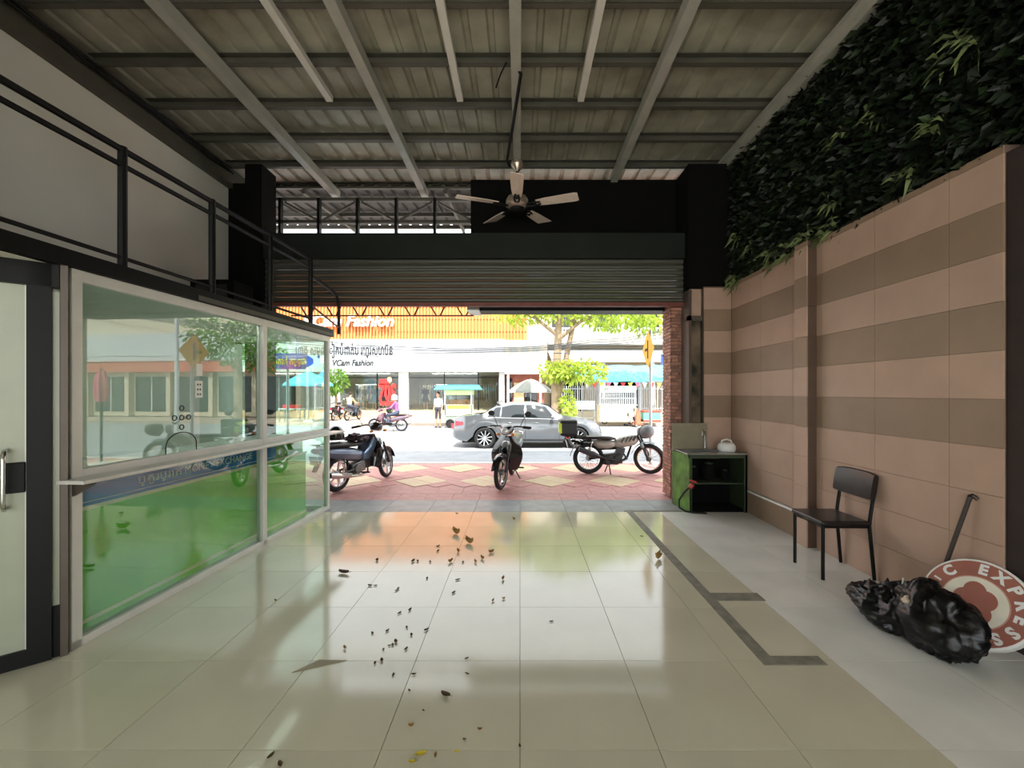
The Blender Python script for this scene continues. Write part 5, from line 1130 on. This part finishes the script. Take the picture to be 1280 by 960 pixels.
# ---- road sign, small blue sign, pencil sign, wires
rsn = thing('road_sign', 'yellow diamond road sign with side road symbol on a steel post', 'road sign', (2.86, 9.15, ZP))
MB().tube([(0, 0, 0), (0, 0, 2.95)], .036, 10).build('post', m_steel, rsn, True)
s_ = .41; m_sy = mat('sign_yellow', (240, 176, 40), .45, var=.06)
dmM = Matrix.Translation((-.05, 0, 2.52)) @ Euler((R(90), 0, R(-90))).to_matrix().to_4x4()
MB().prism([(0, -s_), (s_, 0), (0, s_), (-s_, 0)], .01, dmM).build('plate', m_sy, rsn)
MB().prism([(-.03, -.2), (.03, -.2), (.03, .2), (-.03, .2)], .004, Matrix.Translation((-.0505 - .01, 0, 2.52)) @ Euler((R(90), 0, R(-90))).to_matrix().to_4x4()).prism([(-.2, -.03), (-.03, -.03), (-.03, .03), (-.2, .03)], .004, Matrix.Translation((-.0505 - .01, 0, 2.52)) @ Euler((R(90), 0, R(-90))).to_matrix().to_4x4()).build('symbol', m_black, rsn)
for z in (2.35, 2.69): MB().box(-.05, .02, -.045, .045, z - .015, z + .015).build('clamp', m_steel, rsn)
bs = thing('blue_sign', 'small blue square sign on a tall post beside the blue awning', 'sign', (7.75, 21.7, -.06))
MB().tube([(0, 0, 0), (0, 0, 3.6)], .04, 8).build('post', m_steel, bs, True); MB().box(-.45, .3, -.06, -.04, 3.05, 3.6).build('plate', mat('sign_blue', (40, 96, 210), .4), bs)
ps = thing('pencil_sign', 'blue shop sign with yellow lettering seen through the booth glass', 'sign', (-4.95, 8.9, ZP))
MB().tube([(0, 0, 0), (0, 0, 2.4)], .03, 8).build('post', m_steel, ps, True)
MB().prism([(-.55, -.17), (.38, -.17), (.56, -.05), (.56, .05), (.38, .17), (-.55, .17)], .04, Matrix.Translation((0, -.03, 2.24)) @ Euler(UP).to_matrix().to_4x4()).build('board', mat('sign_royal', (38, 66, 170), .4), ps)
text('lettering', 'សៀវភៅ កម្ពុជា', .19, mat('letter_yellow', (250, 222, 40), .5), ps, (-.02, -.075, 2.23), UP, .004, bold=.004, fit=.9)
wr_ = thing('power_lines', 'bundle of black overhead cables sagging along the street', 'cables')
m_wire = mat('wire', (52, 56, 62), .6)
WY = 19.4
for k in range(9):
    o = [(-700, 395 + 3 * k), (150, 408 + 3 * k), (330, 422 + 2.0 * k + rnd.uniform(-2, 2)), (480, 431 + 1.7 * k + rnd.uniform(-2, 2)), (570, 436 + .8 * k), (650, 434 + .8 * k), (760, 424 + k), (860, 410 + 1.6 * k), (1400, 340)]
    pts = []
    for (x0, y0), (x1, y1) in zip(o[:-1], o[1:]):
        for q_ in range(5): u = q_ / 5; v = u * u * (3 - 2 * u) if abs(x1 - x0) < 300 else u; pts.append(P(x0 + (x1 - x0) * u, y0 + (y1 - y0) * v, WY + .05 * k))
    MB().tube(pts, .010 if k % 3 else .018, 5).build('cable', m_wire, wr_, True)
MB().tube([P(x, y, WY) for x, y in ((330, 425), (440, 442), (500, 449), (540, 452), (600, 448), (660, 441), (860, 446), (1300, 452))], .012, 5).build('cable', m_wire, wr_, True)
for y_ in (441.5, 449): MB().tube([P(x, y_ + .6 * math.sin(x * .05), WY) for x in range(690, 1300, 30)], .014, 5).build('cable', m_wire, wr_, True)
for x in (-26.0, 34.0):
    up_ = thing('utility_pole', 'concrete utility pole carrying the overhead cables, ' + ('on the booth side' if x < 0 else 'on the road sign side'), 'pole', (x, WY, -.2)); MB().tube([(0, 0, 0), (0, 0, 9)], [.18, .12], 10).build('post', m_kerb, up_, True); MB().bar((-.8, 0, 7.5), (.8, 0, 7.5), .1, .1).build('cross_arm', m_kerb, up_)

# ---- buildings further along, seen in the booth glass
def shop_row(label, x0, x1, y, band, base, top):
    t = thing('shop_row', label, 'building', (0, y, 0))
    MB().box(x0, x1, .0, 6, 0, top).build('wall', m_cream, t); MB().box(x0, x1, -.5, 0, 3.6, 5.4).build('sign_band', m_bandw, t); MB().box(x0, x1, -.6, 0, 2.9, 3.6).build('fascia', band, t)
    n = int((x1 - x0) / 3)
    for i in range(n):
        a = x0 + i * 3
        w_ = MB().box(a + .3, a + 2.7, -.03, .0, .3, 2.6).build('window', m_carglass, t); MB().box(a + 1.46, a + 1.54, -.05, -.03, .3, 2.6).build('mullion', m_bandw, w_)
        MB().box(a - .15, a + .15, -.35, 0, 0, 2.9).build('pillar', m_cream, t)
    return t
shop_row('long shop row with white sign band and red fascia past the blue awning', 10.9, 46, 25.5, mat('fascia_red', (206, 112, 92), .6), m_cream, 8.5)
shop_row('long shop row with grey fascia on the booth side of the fashion shop', -58, -21.1, 26.5, mat('fascia_grey', (140, 150, 150), .6), m_cream, 8.5)

pk = thing('closed_parasol', 'closed pink parasol on a dark pole on the pavement, mirrored in the booth glass', 'parasol', (4.22, 8.35, ZP))
MB().tube([(0, 0, 0), (0, 0, 2.1)], .025, 8).build('pole', m_black, pk, True); MB().lathe([(.2, 0), (.2, .05), (.04, .09)], 14).build('base', m_kerb, pk, True)
m_pink = mat('pink_cloth', (226, 110, 140), .7, var=.15, scale=8)
for k in range(6):
    a = 2 * math.pi * k / 6; MB().loft([[(.03 * math.cos(a) + r_ * math.cos(a + t), .03 * math.sin(a) + r_ * math.sin(a + t), z) for t in (0, 1.6, 3.1, 4.7)] for z, r_ in ((1.38, .06), (1.5, .09), (1.8, .10), (2.05, .03))]).build('fold', m_pink, pk, True)
lp_ = thing('lamp_post', 'slim white lamp post on the roadside, mirrored in the booth glass', 'lamp post', (8.1, 14.0, -.2))
MB().tube([(0, 0, 0), (0, 0, 5.5), (-.3, 0, 5.9), (-1.0, 0, 6.0)], [.07, .06, .05, .05], 10).build('post', m_bandw, lp_, True); MB().obox((-1.2, 0, 5.98), (.5, .16, .08)).build('lamp_head', m_bandw, lp_, bevel=.02); MB().lathe([(.16, 0), (.16, .3), (.07, .34)], 12).build('base', m_bandw, lp_)
